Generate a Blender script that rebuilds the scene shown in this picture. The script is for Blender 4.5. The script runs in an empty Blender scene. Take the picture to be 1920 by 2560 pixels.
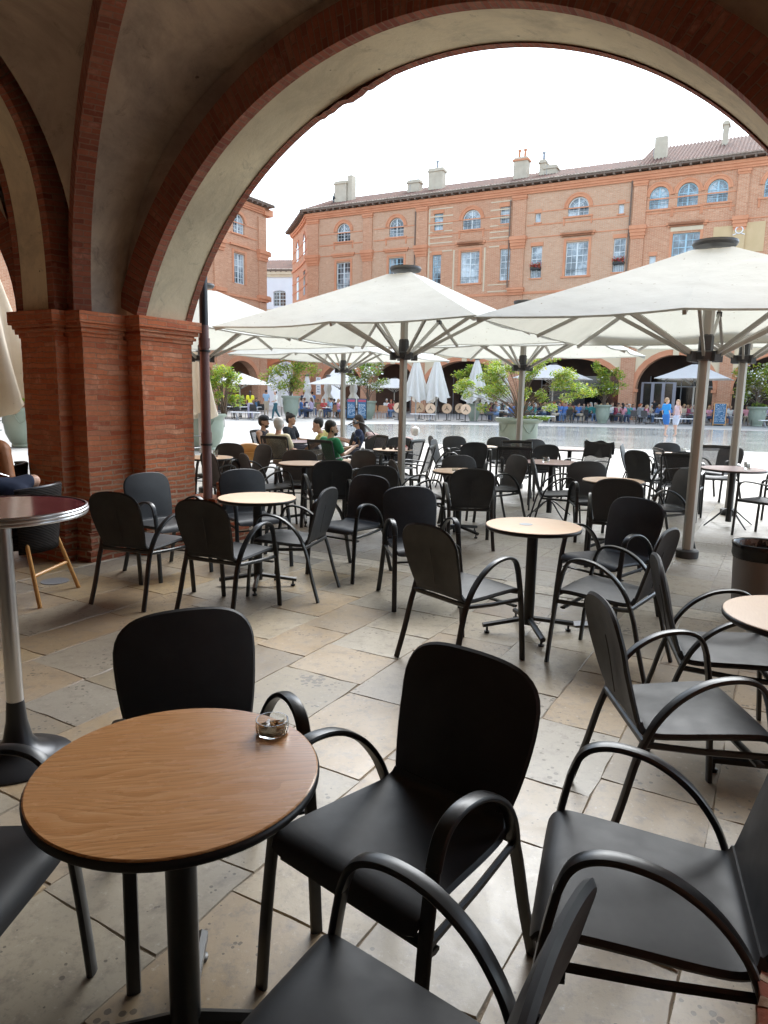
import bpy, bmesh, math, random
from mathutils import Vector, Matrix
from mathutils import noise as mnoise
random.seed(7)
SC = bpy.context.scene
COL = SC.collection
R_ = math.radians
PI = math.pi

# ------------------------------------------------------------------ camera
CAMH, PITCH, ROLL, FPX = 1.573, -0.1652, 0.0184, 1747.9
F = Vector((0, math.cos(PITCH), math.sin(PITCH)))
U0 = Vector((0, -math.sin(PITCH), math.cos(PITCH)))
Rt = Vector((1, 0, 0)) * math.cos(ROLL) + U0 * math.sin(ROLL)
Up = -Vector((1, 0, 0)) * math.sin(ROLL) + U0 * math.cos(ROLL)
cam = bpy.data.cameras.new('camera')
camo = bpy.data.objects.new('camera', cam)
COL.objects.link(camo)
m3 = Matrix((Rt, Up, -F)).transposed()
camo.matrix_world = Matrix.Translation((0, 0, CAMH)) @ m3.to_4x4()
cam.sensor_fit = 'HORIZONTAL'
cam.sensor_width = 36.0
cam.lens = FPX / 1920.0 * 36.0
cam.clip_start = 0.05
cam.clip_end = 2000
SC.camera = camo
SC.render.resolution_x, SC.render.resolution_y = 768, 1024

# ------------------------------------------------------------------ light
SUN_EL, SUN_AZ = R_(44), R_(24)          # azimuth: clockwise from +Y (towards the square)
w = bpy.data.worlds.new('World'); SC.world = w; w.use_nodes = True
wn, wl = w.node_tree.nodes, w.node_tree.links
bg = wn['Background']
sky = wn.new('ShaderNodeTexSky'); sky.sky_type = 'NISHITA'; sky.sun_disc = False
sky.sun_elevation = SUN_EL; sky.sun_rotation = SUN_AZ
sky.air_density = 1.0; sky.dust_density = 1.5; sky.ozone_density = 1.0
hs = wn.new('ShaderNodeHueSaturation'); hs.inputs['Saturation'].default_value = 0.42   # thin overcast: the blue is washed out
hs.inputs['Value'].default_value = 1.0
tn = wn.new('ShaderNodeMix'); tn.data_type = 'RGBA'; tn.blend_type = 'MULTIPLY'; tn.inputs[0].default_value = 1; tn.inputs[7].default_value = (.88, .975, 1.04, 1)
wl.new(sky.outputs[0], hs.inputs['Color']); wl.new(hs.outputs[0], tn.inputs[6]); wl.new(tn.outputs[2], bg.inputs['Color'])
bg.inputs['Strength'].default_value = 0.15
sun = bpy.data.lights.new('sun', 'SUN'); sun.energy = 1.5; sun.angle = R_(50); sun.color = (1.0, 0.985, 0.96)
suno = bpy.data.objects.new('sun', sun); COL.objects.link(suno)
sd = Vector((math.sin(SUN_AZ) * math.cos(SUN_EL), math.cos(SUN_AZ) * math.cos(SUN_EL), math.sin(SUN_EL)))
suno.rotation_euler = sd.to_track_quat('Z', 'Y').to_euler()
SC.view_settings.view_transform = 'Standard'
SC.view_settings.look = 'None'
SC.view_settings.exposure = 2.0
SC.view_settings.gamma = 1.0
SC.render.engine = 'CYCLES'
SC.cycles.max_bounces = 10
SC.cycles.diffuse_bounces = 7
SC.cycles.glossy_bounces = 4
SC.cycles.transmission_bounces = 6
SC.cycles.transparent_max_bounces = 8

# ------------------------------------------------------------------ helpers
PHI = -0.52                                   # the arcade and the square are turned by this much
T = Vector((math.cos(PHI), math.sin(PHI), 0)); N = Vector((-math.sin(PHI), math.cos(PHI), 0))
def W(s, n, z): return T * s + N * n + Vector((0, 0, z))

def tag(o, label=None, cat=None, group=None, kind=None):
    if label: o['label'] = label
    if cat: o['category'] = cat
    if group: o['group'] = group
    if kind: o['kind'] = kind
    return o
def empty(name, loc=(0, 0, 0), rz=0.0, label=None, cat=None, group=None):
    o = bpy.data.objects.new(name, None); COL.objects.link(o)
    o.location = loc; o.rotation_euler = (0, 0, rz); o.empty_display_size = .1
    return tag(o, label, cat, group)

class MB:
    def __init__(s): s.v = []; s.f = []; s.uv = []; s.mi = []; s.col = None
    def add(s, vs, fs, mi=0, uvs=None):
        b = len(s.v); s.v += [Vector(p) for p in vs]
        for i, f in enumerate(fs):
            s.f.append([b + k for k in f]); s.mi.append(mi); s.uv.append(uvs[i] if uvs else None)
        return s
    def box(s, x0, x1, y0, y1, z0, z1, fr=None, mi=0):
        P = [(x0,y0,z0),(x1,y0,z0),(x1,y1,z0),(x0,y1,z0),(x0,y0,z1),(x1,y0,z1),(x1,y1,z1),(x0,y1,z1)]
        if fr: P = [fr(*p) for p in P]
        return s.add(P, [(0,3,2,1),(4,5,6,7),(0,1,5,4),(1,2,6,5),(2,3,7,6),(3,0,4,7)], mi)
    def sweep(s, path, w, h, side=Vector((0,1,0)), k=8, mi=0, cap=True, p=2.6, taper=None):
        """oval section w (along side) x h swept along a path"""
        path = [Vector(q) for q in path]; b = len(s.v); n = len(path)
        for i, q in enumerate(path):
            d = (path[min(i+1, n-1)] - path[max(i-1, 0)]).normalized()
            sv = side - d * side.dot(d)
            if sv.length < 1e-4: sv = d.orthogonal()
            sv.normalize(); nv = d.cross(sv)
            t = taper(i/(n-1)) if taper else 1.0
            for j in range(k):
                a = 2*PI*(j+.5)/k; c, e = math.cos(a), math.sin(a)
                r = (abs(c)**p + abs(e)**p) ** (-1/p)
                s.v.append(q + sv*(c*r*w/2*t) + nv*(e*r*h/2*t))
        for i in range(n-1):
            for j in range(k):
                j2 = (j+1) % k
                s.f.append([b+i*k+j, b+(i+1)*k+j, b+(i+1)*k+j2, b+i*k+j2]); s.mi.append(mi); s.uv.append(None)
        if cap:
            s.f.append([b+j for j in range(k)]); s.f.append([b+(n-1)*k+j for j in range(k)][::-1])
            s.mi += [mi, mi]; s.uv += [None, None]
        return s
    def tube(s, p0, p1, r0, r1=None, k=8, mi=0):
        r1 = r0 if r1 is None else r1
        p0, p1 = Vector(p0), Vector(p1)
        return s.sweep([p0, p1], 2*r0, 2*r0, Vector((1,.01,.02)), k, mi, True, 2.0, lambda t: 1+(r1/r0-1)*t)
    def lathe(s, prof, k=24, mi=0, c=(0,0,0), rad=None, capb=True, capt=True):
        b = len(s.v); n = len(prof)
        for i, (r, z) in enumerate(prof):
            for j in range(k):
                a = 2*PI*j/k; rr = r*(rad(a, z) if rad else 1)
                s.v.append(Vector((c[0]+rr*math.cos(a), c[1]+rr*math.sin(a), c[2]+z)))
        for i in range(n-1):
            for j in range(k):
                j2 = (j+1) % k
                s.f.append([b+i*k+j, b+i*k+j2, b+(i+1)*k+j2, b+(i+1)*k+j]); s.mi.append(mi); s.uv.append(None)
        if capb: s.f.append([b+j for j in range(k)][::-1]); s.mi.append(mi); s.uv.append(None)
        if capt: s.f.append([b+(n-1)*k+j for j in range(k)]); s.mi.append(mi); s.uv.append(None)
        return s
    def grid(s, fn, nu, nv, mi=0, uvf=None):
        b = len(s.v)
        for i in range(nu+1):
            for j in range(nv+1): s.v.append(Vector(fn(i/nu, j/nv)))
        for i in range(nu):
            for j in range(nv):
                a = b+i*(nv+1)+j
                s.f.append([a, a+nv+1, a+nv+2, a+1]); s.mi.append(mi)
                s.uv.append([uvf(i/nu,j/nv), uvf((i+1)/nu,j/nv), uvf((i+1)/nu,(j+1)/nv), uvf(i/nu,(j+1)/nv)] if uvf else None)
        return s
    def split(s, tol=.03):
        """separate clusters of touching pieces into MBs of their own"""
        par = list(range(len(s.v)))
        def fd(a):
            while par[a] != a: par[a] = par[par[a]]; a = par[a]
            return a
        for f in s.f:
            for k in f[1:]: par[fd(k)] = fd(f[0])
        isl = {}
        for i, f in enumerate(s.f): isl.setdefault(fd(f[0]), []).append(i)
        items = []
        for fs in isl.values():
            vs = [s.v[k] for i in fs for k in s.f[i]]; items.append([[min(v[c] for v in vs)-tol for c in range(3)], [max(v[c] for v in vs)+tol for c in range(3)], fs])
        n = len(items); cp = list(range(n))
        def fc_(a):
            while cp[a] != a: cp[a] = cp[cp[a]]; a = cp[a]
            return a
        for i in range(n):
            for j in range(i+1, n):
                if all(items[i][0][c] < items[j][1][c] and items[j][0][c] < items[i][1][c] for c in range(3)): cp[fc_(i)] = fc_(j)
        cl = {}
        for i in range(n): cl.setdefault(fc_(i), []).extend(items[i][2])
        out = []
        for fs in cl.values():
            m_ = MB(); mp = {}
            for i in sorted(fs):
                g_ = []
                for k in s.f[i]:
                    if k not in mp: mp[k] = len(m_.v); m_.v.append(s.v[k])
                    g_.append(mp[k])
                m_.f.append(g_); m_.mi.append(s.mi[i]); m_.uv.append(s.uv[i])
            out.append(m_)
        return out
    def build(s, name, mats, parent=None, smooth=False, rot=0.0, bevel=0.0, auto=35):
        me = bpy.data.meshes.new(name)
        me.from_pydata([tuple(v) for v in s.v], [], s.f)
        if not isinstance(mats, (list, tuple)): mats = [mats]
        for m in mats: me.materials.append(m)
        uvl = me.uv_layers.new(name='UVMap')
        for p in me.polygons:
            p.material_index = s.mi[p.index]
            u = s.uv[p.index]
            if u:
                for k, li in enumerate(p.loop_indices): uvl.data[li].uv = u[k]
            else:
                nn = p.normal
                if abs(nn.z) > .75:
                    for li in p.loop_indices:
                        v = me.vertices[me.loops[li].vertex_index].co; uvl.data[li].uv = (v.x*T.x+v.y*T.y, v.x*N.x+v.y*N.y)
                else:
                    h = Vector((-nn.y, nn.x, 0)).normalized()
                    for li in p.loop_indices:
                        v = me.vertices[me.loops[li].vertex_index].co; uvl.data[li].uv = (v.dot(h), v.z)
        me.validate(clean_customdata=False)
        if smooth:
            for p in me.polygons: p.use_smooth = True
            if auto < 180: me.set_sharp_from_angle(angle=R_(auto))
        o = bpy.data.objects.new(name, me); COL.objects.link(o)
        if parent: o.parent = parent
        if bevel:
            md = o.modifiers.new('bevel', 'BEVEL'); md.width = bevel; md.segments = 2; md.limit_method = 'ANGLE'
        return o

def kids(o): return [c for c in bpy.data.objects if c.parent == o]
_kid = {}
def copy_tree(o, parent=None):
    c = o.copy(); COL.objects.link(c); c.parent = parent
    if o.name not in _kid: _kid[o.name] = kids(o)
    for ch in _kid[o.name]: copy_tree(ch, c)
    return c

def catmull(pts, n=6):
    pts = [Vector(p) for p in pts]; out = []
    for i in range(len(pts)-1):
        p0 = pts[max(i-1,0)]; p1 = pts[i]; p2 = pts[i+1]; p3 = pts[min(i+2, len(pts)-1)]
        for k in range(n):
            t = k/n
            out.append(.5*((2*p1)+(p2-p0)*t+(2*p0-5*p1+4*p2-p3)*t*t+(3*p1-p0-3*p2+p3)*t**3))
    out.append(pts[-1]); return out

# ------------------------------------------------------------------ materials
def newmat(name, base=(.5,.5,.5), rough=.5, metal=0.0, spec=.5, **kw):
    m = bpy.data.materials.new(name); m.use_nodes = True
    nt = m.node_tree; b = nt.nodes['Principled BSDF']
    b.inputs['Base Color'].default_value = (*base, 1); b.inputs['Roughness'].default_value = rough
    b.inputs['Metallic'].default_value = metal; b.inputs['Specular IOR Level'].default_value = spec
    for k, v in kw.items(): b.inputs[k.replace('_', ' ')].default_value = v
    return m
def nd(m, t, **kw):
    n = m.node_tree.nodes.new(t)
    for k, v in kw.items():
        if k in n.inputs.keys(): n.inputs[k].default_value = v
        else: setattr(n, k, v)
    return n
def lk(m, a, b): m.node_tree.links.new(a, b)
def B(m): return m.node_tree.nodes['Principled BSDF']
def coord(m, kind='Object', scale=(1,1,1)):
    tc = nd(m, 'ShaderNodeTexCoord'); mp = nd(m, 'ShaderNodeMapping'); mp.inputs['Scale'].default_value = scale
    lk(m, tc.outputs[kind], mp.inputs['Vector']); return mp.outputs[0]
def noise(m, vec, scale=5, detail=5, rough=.6, dist=0):
    n = nd(m, 'ShaderNodeTexNoise'); n.inputs['Scale'].default_value = scale; n.inputs['Detail'].default_value = detail
    n.inputs['Roughness'].default_value = rough; n.inputs['Distortion'].default_value = dist
    if vec is not None: lk(m, vec, n.inputs['Vector'])
    return n.outputs['Fac']
def ramp(m, fac, stops):
    r = nd(m, 'ShaderNodeValToRGB'); e = r.color_ramp.elements
    e[0].position, e[0].color = stops[0][0], (*stops[0][1], 1); e[1].position, e[1].color = stops[-1][0], (*stops[-1][1], 1)
    for p, c in stops[1:-1]:
        x = e.new(p); x.color = (*c, 1)
    lk(m, fac, r.inputs[0]); return r.outputs[0]
def mix(m, fac, a, b, mode='MIX'):
    x = nd(m, 'ShaderNodeMix', data_type='RGBA', blend_type=mode)
    for sock, v in ((x.inputs[0], fac), (x.inputs[6], a), (x.inputs[7], b)):
        if isinstance(v, (int, float)): sock.default_value = v
        elif isinstance(v, tuple): sock.default_value = (*v, 1)
        else: lk(m, v, sock)
    return x.outputs[2]
def math_(m, op, a, b=0.0, c=0.0, clamp=False):
    x = nd(m, 'ShaderNodeMath', operation=op); x.use_clamp = clamp
    for i, v in enumerate((a, b, c)):
        if isinstance(v, (int, float)): x.inputs[i].default_value = v
        else: lk(m, v, x.inputs[i])
    return x.outputs[0]
def bump(m, h, strength=.3, dist=.01):
    b = nd(m, 'ShaderNodeBump'); b.inputs['Strength'].default_value = strength; b.inputs['Distance'].default_value = dist
    lk(m, h, b.inputs['Height']); lk(m, b.outputs[0], B(m).inputs['Normal']); return b
def noisy(name, c1, c2, scale=4, rough=.6, bs=.2, bd=.005, bscale=None, metal=0, spec=.5, rv=.0, detail=6):
    m = newmat(name, c1, rough, metal, spec); v = coord(m)
    f = noise(m, v, scale, detail); lk(m, ramp(m, f, [(.3, c1), (.7, c2)]), B(m).inputs['Base Color'])
    g = noise(m, v, bscale or scale*4, 6)
    if bs: bump(m, g, bs, bd)
    if rv: lk(m, math_(m, 'MULTIPLY_ADD', g, rv, rough-rv/2, True), B(m).inputs['Roughness'])
    return m

def brick(name, cols, mortar, row=.055, width=.27, msize=.008, bs=.8, bd=.012, wob=.012, stain=(.25,.18,.14), stain_amt=.3, low=False, rough=.9, big=.5):
    m = newmat(name, cols[0], rough, spec=.2)
    tc = nd(m, 'ShaderNodeTexCoord'); uv = tc.outputs['UV']; ob = tc.outputs['Object']
    nz = nd(m, 'ShaderNodeTexNoise'); nz.inputs['Scale'].default_value = 7; nz.inputs['Detail'].default_value = 4; lk(m, uv, nz.inputs['Vector'])
    vm = nd(m, 'ShaderNodeVectorMath', operation='MULTIPLY_ADD')
    lk(m, nz.outputs['Color'], vm.inputs[0]); vm.inputs[1].default_value = (wob*1.5, wob, 0); lk(m, uv, vm.inputs[2])
    br = nd(m, 'ShaderNodeTexBrick'); lk(m, vm.outputs[0], br.inputs['Vector'])
    br.offset = .5; br.inputs['Scale'].default_value = 1; br.inputs['Mortar Size'].default_value = msize
    br.inputs['Mortar Smooth'].default_value = .3; br.inputs['Bias'].default_value = 0
    br.inputs['Brick Width'].default_value = width; br.inputs['Row Height'].default_value = row
    br.inputs['Color1'].default_value = (0,0,0,1); br.inputs['Color2'].default_value = (1,1,1,1); br.inputs['Mortar'].default_value = (.5,.5,.5,1)
    n1 = noise(m, ob, 28, 5); n2 = noise(m, ob, big, 4, .65)
    c = ramp(m, br.outputs['Color'], [(0, cols[0]), (.35, cols[1]), (.7, cols[2]), (1, cols[3])])
    c = mix(m, math_(m, 'MULTIPLY', n1, .6), c, tuple(x*.35 for x in cols[0]), 'MIX'); c = mix(m, ramp(m, noise(m, ob, 5, 7, .7), [(.56, (0,0,0)), (.72, (.5,.5,.5))]), c, tuple(min(1, x*1.25+.10) for x in cols[3]))
    c = mix(m, ramp(m, n2, [(.45, (0,0,0)), (.75, (stain_amt,)*3)]), c, stain)
    if low:   # weathered foot of the wall: wide pale joints
        sp = nd(m, 'ShaderNodeSeparateXYZ'); lk(m, ob, sp.inputs[0])
        h = math_(m, 'MULTIPLY_ADD', math_(m, 'ADD', sp.outputs['Z'], math_(m, 'MULTIPLY', n2, .9)), -1.1, 1.75, True)
        lk(m, math_(m, 'MULTIPLY_ADD', h, .013, msize), br.inputs['Mortar Size'])
    fac = br.outputs['Fac']
    if low: mortar = mix(m, h, mortar, (.66,.47,.34)); mdk = mix(m, h, tuple(x*.55 for x in (.52,.25,.14)), (.42,.29,.20))
    else: mdk = tuple(x*.55 for x in mortar)
    c = mix(m, fac, c, mix(m, n1, mortar, mdk))
    lk(m, c, B(m).inputs['Base Color'])
    hgt = math_(m, 'ADD', math_(m, 'MULTIPLY', math_(m, 'SUBTRACT', 1.0, fac), 1.0), math_(m, 'MULTIPLY', n1, .55))
    bump(m, hgt, bs, bd)
    return m

M = {}
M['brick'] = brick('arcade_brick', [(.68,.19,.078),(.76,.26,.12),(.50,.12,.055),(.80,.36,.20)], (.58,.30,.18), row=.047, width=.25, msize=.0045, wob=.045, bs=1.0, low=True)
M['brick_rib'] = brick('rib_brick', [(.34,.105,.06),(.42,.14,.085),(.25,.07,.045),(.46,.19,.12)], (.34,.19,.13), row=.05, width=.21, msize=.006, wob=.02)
M['fbrick'] = brick('facade_brick', [(.61,.27,.145),(.67,.32,.185),(.54,.215,.11),(.74,.40,.25)], (.72,.53,.38), row=.085, width=.34, msize=.014, bs=.3, stain=(.36,.17,.11), stain_amt=.35, big=.22)
M['fbrick_pale'] = brick('facade_brick_pale', [(.66,.345,.20),(.71,.395,.24),(.59,.285,.155),(.76,.46,.30)], (.66,.50,.37), row=.085, width=.34, msize=.02, bs=.3, stain=(.42,.22,.14), stain_amt=.3, big=.22)
M['ftrim'] = noisy('brick_trim', (.62,.29,.165), (.53,.225,.12), 1.2, .9, .3, .02)
M['plaster'] = None
def plaster(name, a, b, dirt, scale=1.1, thr=(.5,.72), rough=.92):
    m = newmat(name, a, rough, spec=.2); v = coord(m)
    f = noise(m, v, scale*1.6, 8, .65, .3); c = ramp(m, f, [(.3, a), (.7, b)])
    g = noise(m, v, scale, 9, .72, .6); c = mix(m, ramp(m, g, [(thr[0], (0,0,0)), (thr[1], (.8,.8,.8))]), c, dirt)
    k1 = noise(m, v, 3.4, 10, .8, 1.2); c = mix(m, ramp(m, k1, [(.56, (0,0,0)), (.66, (.55,.55,.55))]), c, tuple(x*.8 for x in dirt))
    k2 = noise(m, v, .55, 3, .5, .3); c = mix(m, ramp(m, k2, [(.42, (0,0,0)), (.62, (.45,.45,.45))]), c, tuple(x*1.1 for x in dirt))
    vo = nd(m, 'ShaderNodeTexVoronoi'); vo.inputs['Scale'].default_value = 3.1; lk(m, v, vo.inputs['Vector'])
    sp = math_(m, 'MULTIPLY', math_(m, 'LESS_THAN', math_(m, 'ADD', vo.outputs['Distance'], math_(m, 'MULTIPLY', noise(m, v, 22, 3), .12)), .10), .75)
    c = mix(m, sp, c, tuple(x*.35 for x in dirt))
    lk(m, c, B(m).inputs['Base Color']); bump(m, noise(m, v, 9, 9, .7), .35, .02)
    return m
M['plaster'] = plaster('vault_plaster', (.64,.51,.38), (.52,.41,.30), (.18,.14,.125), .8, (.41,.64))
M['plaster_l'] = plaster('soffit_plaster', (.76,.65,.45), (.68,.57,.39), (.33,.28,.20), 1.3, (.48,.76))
M['stone_pale'] = noisy('pale_stone', (.62,.52,.38), (.54,.44,.31), 1.5, .85, .2, .01)
M['cream'] = noisy('cream_render', (.70,.60,.42), (.64,.53,.37), .8, .9, .15, .01)
M['chair'] = newmat('chair_shell', (.020,.021,.024), .46, spec=.5)
def _ch(m, sc, a, b, ro):
    v = coord(m); oi = nd(m, 'ShaderNodeObjectInfo'); vo = nd(m, 'ShaderNodeVectorMath', operation='ADD'); lk(m, v, vo.inputs[0]); lk(m, oi.outputs['Location'], vo.inputs[1]); v = vo.outputs[0]
    cc = ramp(m, noise(m, v, 6, 6), [(.3, a), (.7, b)]); sc1 = noise(m, v, 70, 8, .8)
    cc = mix(m, ramp(m, sc1, [(.69, (0,0,0)), (.76, (.35,.35,.35))]), cc, (.30,.29,.27)); cc = mix(m, ramp(m, noise(m, v, 2.2, 6, .7), [(.5, (0,0,0)), (.75, (.22,.22,.22))]), cc, (.10,.095,.085))
    lk(m, cc, B(m).inputs['Base Color'])
    g = noise(m, v, sc, 3); bump(m, g, .06, .001)
    lk(m, math_(m, 'MULTIPLY_ADD', noise(m, v, 14, 6), .22, ro), B(m).inputs['Roughness'])
_ch(M['chair'], 450, (.021,.022,.0245), (.032,.0335,.037), .42); B(M['chair']).inputs['Specular IOR Level'].default_value = .36
M['frame'] = newmat('chair_frame', (.012,.0135,.015), .3, spec=.5); _ch(M['frame'], 300, (.010,.0115,.013), (.018,.020,.022), .24)
M['meshback'] = newmat('chair_mesh', (.03,.03,.035), .5)
v_ = coord(M['meshback'], 'Object', (1,1,1)); w1 = nd(M['meshback'], 'ShaderNodeTexChecker'); w1.inputs['Scale'].default_value = 260; lk(M['meshback'], v_, w1.inputs['Vector'])
lk(M['meshback'], math_(M['meshback'], 'MULTIPLY_ADD', w1.outputs['Fac'], .35, .62), B(M['meshback']).inputs['Alpha'])
M['edge'] = newmat('table_edge', (.012,.011,.011), .4)
def wood(name, a, b, c, sc=(1,1,1), rough=.32):
    m = newmat(name, a, rough, spec=.5); v = coord(m, 'Object', sc)
    vw = nd(m, 'ShaderNodeVectorMath', operation='MULTIPLY_ADD'); nz = nd(m, 'ShaderNodeTexNoise'); nz.inputs['Scale'].default_value = 2.6; nz.inputs['Detail'].default_value = 2
    lk(m, coord(m, 'Object', (.8,2.2,1)), nz.inputs['Vector']); lk(m, nz.outputs['Color'], vw.inputs[0]); vw.inputs[1].default_value = (0,.34,0); lk(m, v, vw.inputs[2])
    wv = nd(m, 'ShaderNodeTexWave', wave_type='BANDS', bands_direction='Y', wave_profile='SAW'); wv.inputs['Scale'].default_value = 11; wv.inputs['Distortion'].default_value = 1.5
    wv.inputs['Detail'].default_value = 3; wv.inputs['Detail Scale'].default_value = 2; lk(m, vw.outputs[0], wv.inputs['Vector'])
    f = math_(m, 'ADD', math_(m, 'MULTIPLY', wv.outputs['Fac'], .24), math_(m, 'MULTIPLY', noise(m, coord(m, 'Object', (sc[0]*2.2, sc[1]*34, sc[2])), 4, 7), .80))
    cc = ramp(m, f, [(.2, a), (.55, b), (.85, c)])
    cc = mix(m, math_(m, 'MULTIPLY', noise(m, v, .9, 3), .5), cc, tuple(x*.7 for x in a))
    lk(m, cc, B(m).inputs['Base Color']); bump(m, f, .08, .001)
    lk(m, math_(m, 'MULTIPLY_ADD', noise(m, v, 12, 5), .25, rough-.12), B(m).inputs['Roughness'])
    return m
M['wood'] = wood('oak_laminate', (.36,.15,.05), (.70,.35,.145), (.86,.56,.31), (.5,1.6,1), .26)
M['beech'] = wood('beech_laminate', (.62,.42,.27), (.66,.46,.30), (.70,.50,.33), (1,1.6,1), .4)
M['bamboo'] = noisy('cane', (.50,.25,.08), (.62,.34,.12), 9, .35, .1)
M['wicker'] = newmat('wicker', (.02,.018,.018), .8, spec=.1)
_m = M['wicker']; _v = coord(_m, 'Object'); _w = nd(_m, 'ShaderNodeTexWave', bands_direction='Z'); _w.inputs['Scale'].default_value = 26; lk(_m, _v, _w.inputs['Vector'])
lk(_m, ramp(_m, _w.outputs['Fac'], [(.2, (.006,.005,.005)), (.7, (.035,.030,.028))]), B(_m).inputs['Base Color']); bump(_m, _w.outputs['Fac'], .8, .006)
M['steel'] = newmat('steel', (.55,.55,.56), .28, 1.0)
M['steel_d'] = newmat('dark_steel', (.035,.036,.04), .32, .5)
M['alu'] = newmat('parasol_aluminium', (.36,.345,.315), .42, .35)
M['aluk'] = newmat('parasol_grey_plastic', (.035,.036,.04), .5)
def canvas(name, a, b, tr=.38):
    m = newmat(name, a, .85, spec=.15); v = coord(m)
    f = noise(m, v, 1.6, 7, .65); c = ramp(m, f, [(.35, a), (.75, b)])
    g = noise(m, v, 26, 3, .5); c = mix(m, ramp(m, g, [(.71, (0,0,0)), (.74, (.75,.75,.75))]), c, (.20,.15,.10))
    lk(m, c, B(m).inputs['Base Color'])
    t = nd(m, 'ShaderNodeBsdfTranslucent'); lk(m, mix(m, 1.0, c, (1.0,.955,.84), 'MULTIPLY'), t.inputs['Color'])
    x = nd(m, 'ShaderNodeMixShader'); x.inputs[0].default_value = tr
    out = m.node_tree.nodes['Material Output']; lk(m, B(m).outputs[0], x.inputs[1]); lk(m, t.outputs[0], x.inputs[2]); lk(m, x.outputs[0], out.inputs['Surface'])
    wv = nd(m, 'ShaderNodeTexWave', bands_direction='DIAGONAL'); wv.inputs['Scale'].default_value = 1.3; wv.inputs['Distortion'].default_value = 7; wv.inputs['Detail'].default_value = 3; lk(m, v, wv.inputs['Vector'])
    bump(m, math_(m, 'ADD', noise(m, v, 4, 5), math_(m, 'MULTIPLY', wv.outputs['Fac'], .16)), .3, .03)
    return m
M['canvas'] = canvas('parasol_canvas', (.575,.59,.58), (.50,.515,.505), .36)
M['canvas_w'] = canvas('white_canvas', (.80,.80,.79), (.74,.74,.73), .35)
M['canvas_b'] = canvas('cream_canvas', (.66,.58,.48), (.58,.50,.40), .3)
M['pot'] = noisy('planter_glaze', (.26,.305,.25), (.21,.255,.205), 2, .5, .1, .01)
M['soil'] = noisy('soil', (.05,.035,.025), (.09,.07,.05), 9, .95, .6, .02)
M['bark'] = noisy('bark', (.16,.12,.09), (.10,.075,.055), 12, .9, .5, .01)
def leafm(name, cols):
    m = newmat(name, cols[0], .5, spec=.35); oi = nd(m, 'ShaderNodeNewGeometry')
    c = ramp(m, oi.outputs['Random Per Island'], [(0, cols[0]), (.5, cols[1]), (1, cols[2])])
    lk(m, c, B(m).inputs['Base Color'])
    t = nd(m, 'ShaderNodeBsdfTranslucent'); lk(m, mix(m, 1.0, c, (1.2,1.3,.5), 'MULTIPLY'), t.inputs['Color'])
    x = nd(m, 'ShaderNodeMixShader'); x.inputs[0].default_value = .45
    out = m.node_tree.nodes['Material Output']; lk(m, B(m).outputs[0], x.inputs[1]); lk(m, t.outputs[0], x.inputs[2]); lk(m, x.outputs[0], out.inputs['Surface'])
    return m
M['leaf'] = leafm('leaves_yellow_green', [(.20,.27,.045), (.30,.36,.06), (.42,.36,.08)])
M['leaf2'] = leafm('leaves_green', [(.10,.20,.04), (.15,.26,.055), (.22,.31,.065)])
M['petal'] = newmat('white_petals', (.8,.8,.78), .6)
M['redpetal'] = newmat('red_petals', (.5,.05,.05), .6)
M['pipe'] = noisy('downpipe_paint', (.20,.105,.095), (.155,.085,.08), 4, .45, .05)
M['iron'] = newmat('black_iron', (.02,.02,.02), .5)
M['black'] = newmat('black_plastic', (.012,.012,.013), .25)
M['bin'] = noisy('bin_plastic', (.24,.215,.195), (.20,.18,.165), 3, .55, .05)
M['glass'] = newmat('clear_glass', (.95,.97,.95), .03, spec=.5, Transmission_Weight=.95, IOR=1.45)
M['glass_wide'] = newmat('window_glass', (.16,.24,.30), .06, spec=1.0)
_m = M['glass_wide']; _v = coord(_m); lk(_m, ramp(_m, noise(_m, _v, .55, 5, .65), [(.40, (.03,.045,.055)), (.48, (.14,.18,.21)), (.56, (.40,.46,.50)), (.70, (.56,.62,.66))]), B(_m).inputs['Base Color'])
M['dark_glass'] = newmat('shop_glass', (.010,.011,.013), .12, spec=.8)
M['wfb'] = newmat('blue_window_paint', (.34,.52,.62), .5)
M['wfw'] = newmat('white_window_paint', (.62,.68,.70), .5)
M['tile'] = noisy('roof_tile', (.22,.105,.07), (.085,.055,.045), 3.0, .9, .3, .02, 12)
M['tile_e'] = noisy('eaves_tile_end', (.45,.38,.31), (.18,.12,.09), 3, .9, .3, .02, 12)
M['darkwood'] = noisy('eaves_wood', (.14,.10,.075), (.19,.14,.11), 3, .8)
M['chim'] = noisy('chimney_render', (.56,.50,.40), (.46,.40,.31), 1.6, .9, .2)
M['white_r'] = noisy('white_render', (.72,.73,.76), (.64,.66,.70), .7, .9, .1)
M['gold'] = noisy('ochre_paint', (.58,.43,.25), (.52,.38,.21), 1.4, .8, .1)
M['shutter'] = newmat('grey_shutter', (.30,.30,.34), .6)
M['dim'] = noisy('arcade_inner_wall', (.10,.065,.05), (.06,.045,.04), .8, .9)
M['chalk'] = newmat('chalkboard', (.035,.11,.21), .7)
M['chalkw'] = newmat('chalk', (.75,.8,.85), .9)
M['white'] = newmat('white_paint', (.75,.75,.75), .5)
M['grey'] = newmat('grey_metal', (.30,.31,.33), .45, .3)
M['green_m'] = newmat('green_metal', (.12,.28,.24), .5)
M['orange'] = newmat('cane_orange', (.42,.22,.12), .5)
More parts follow.
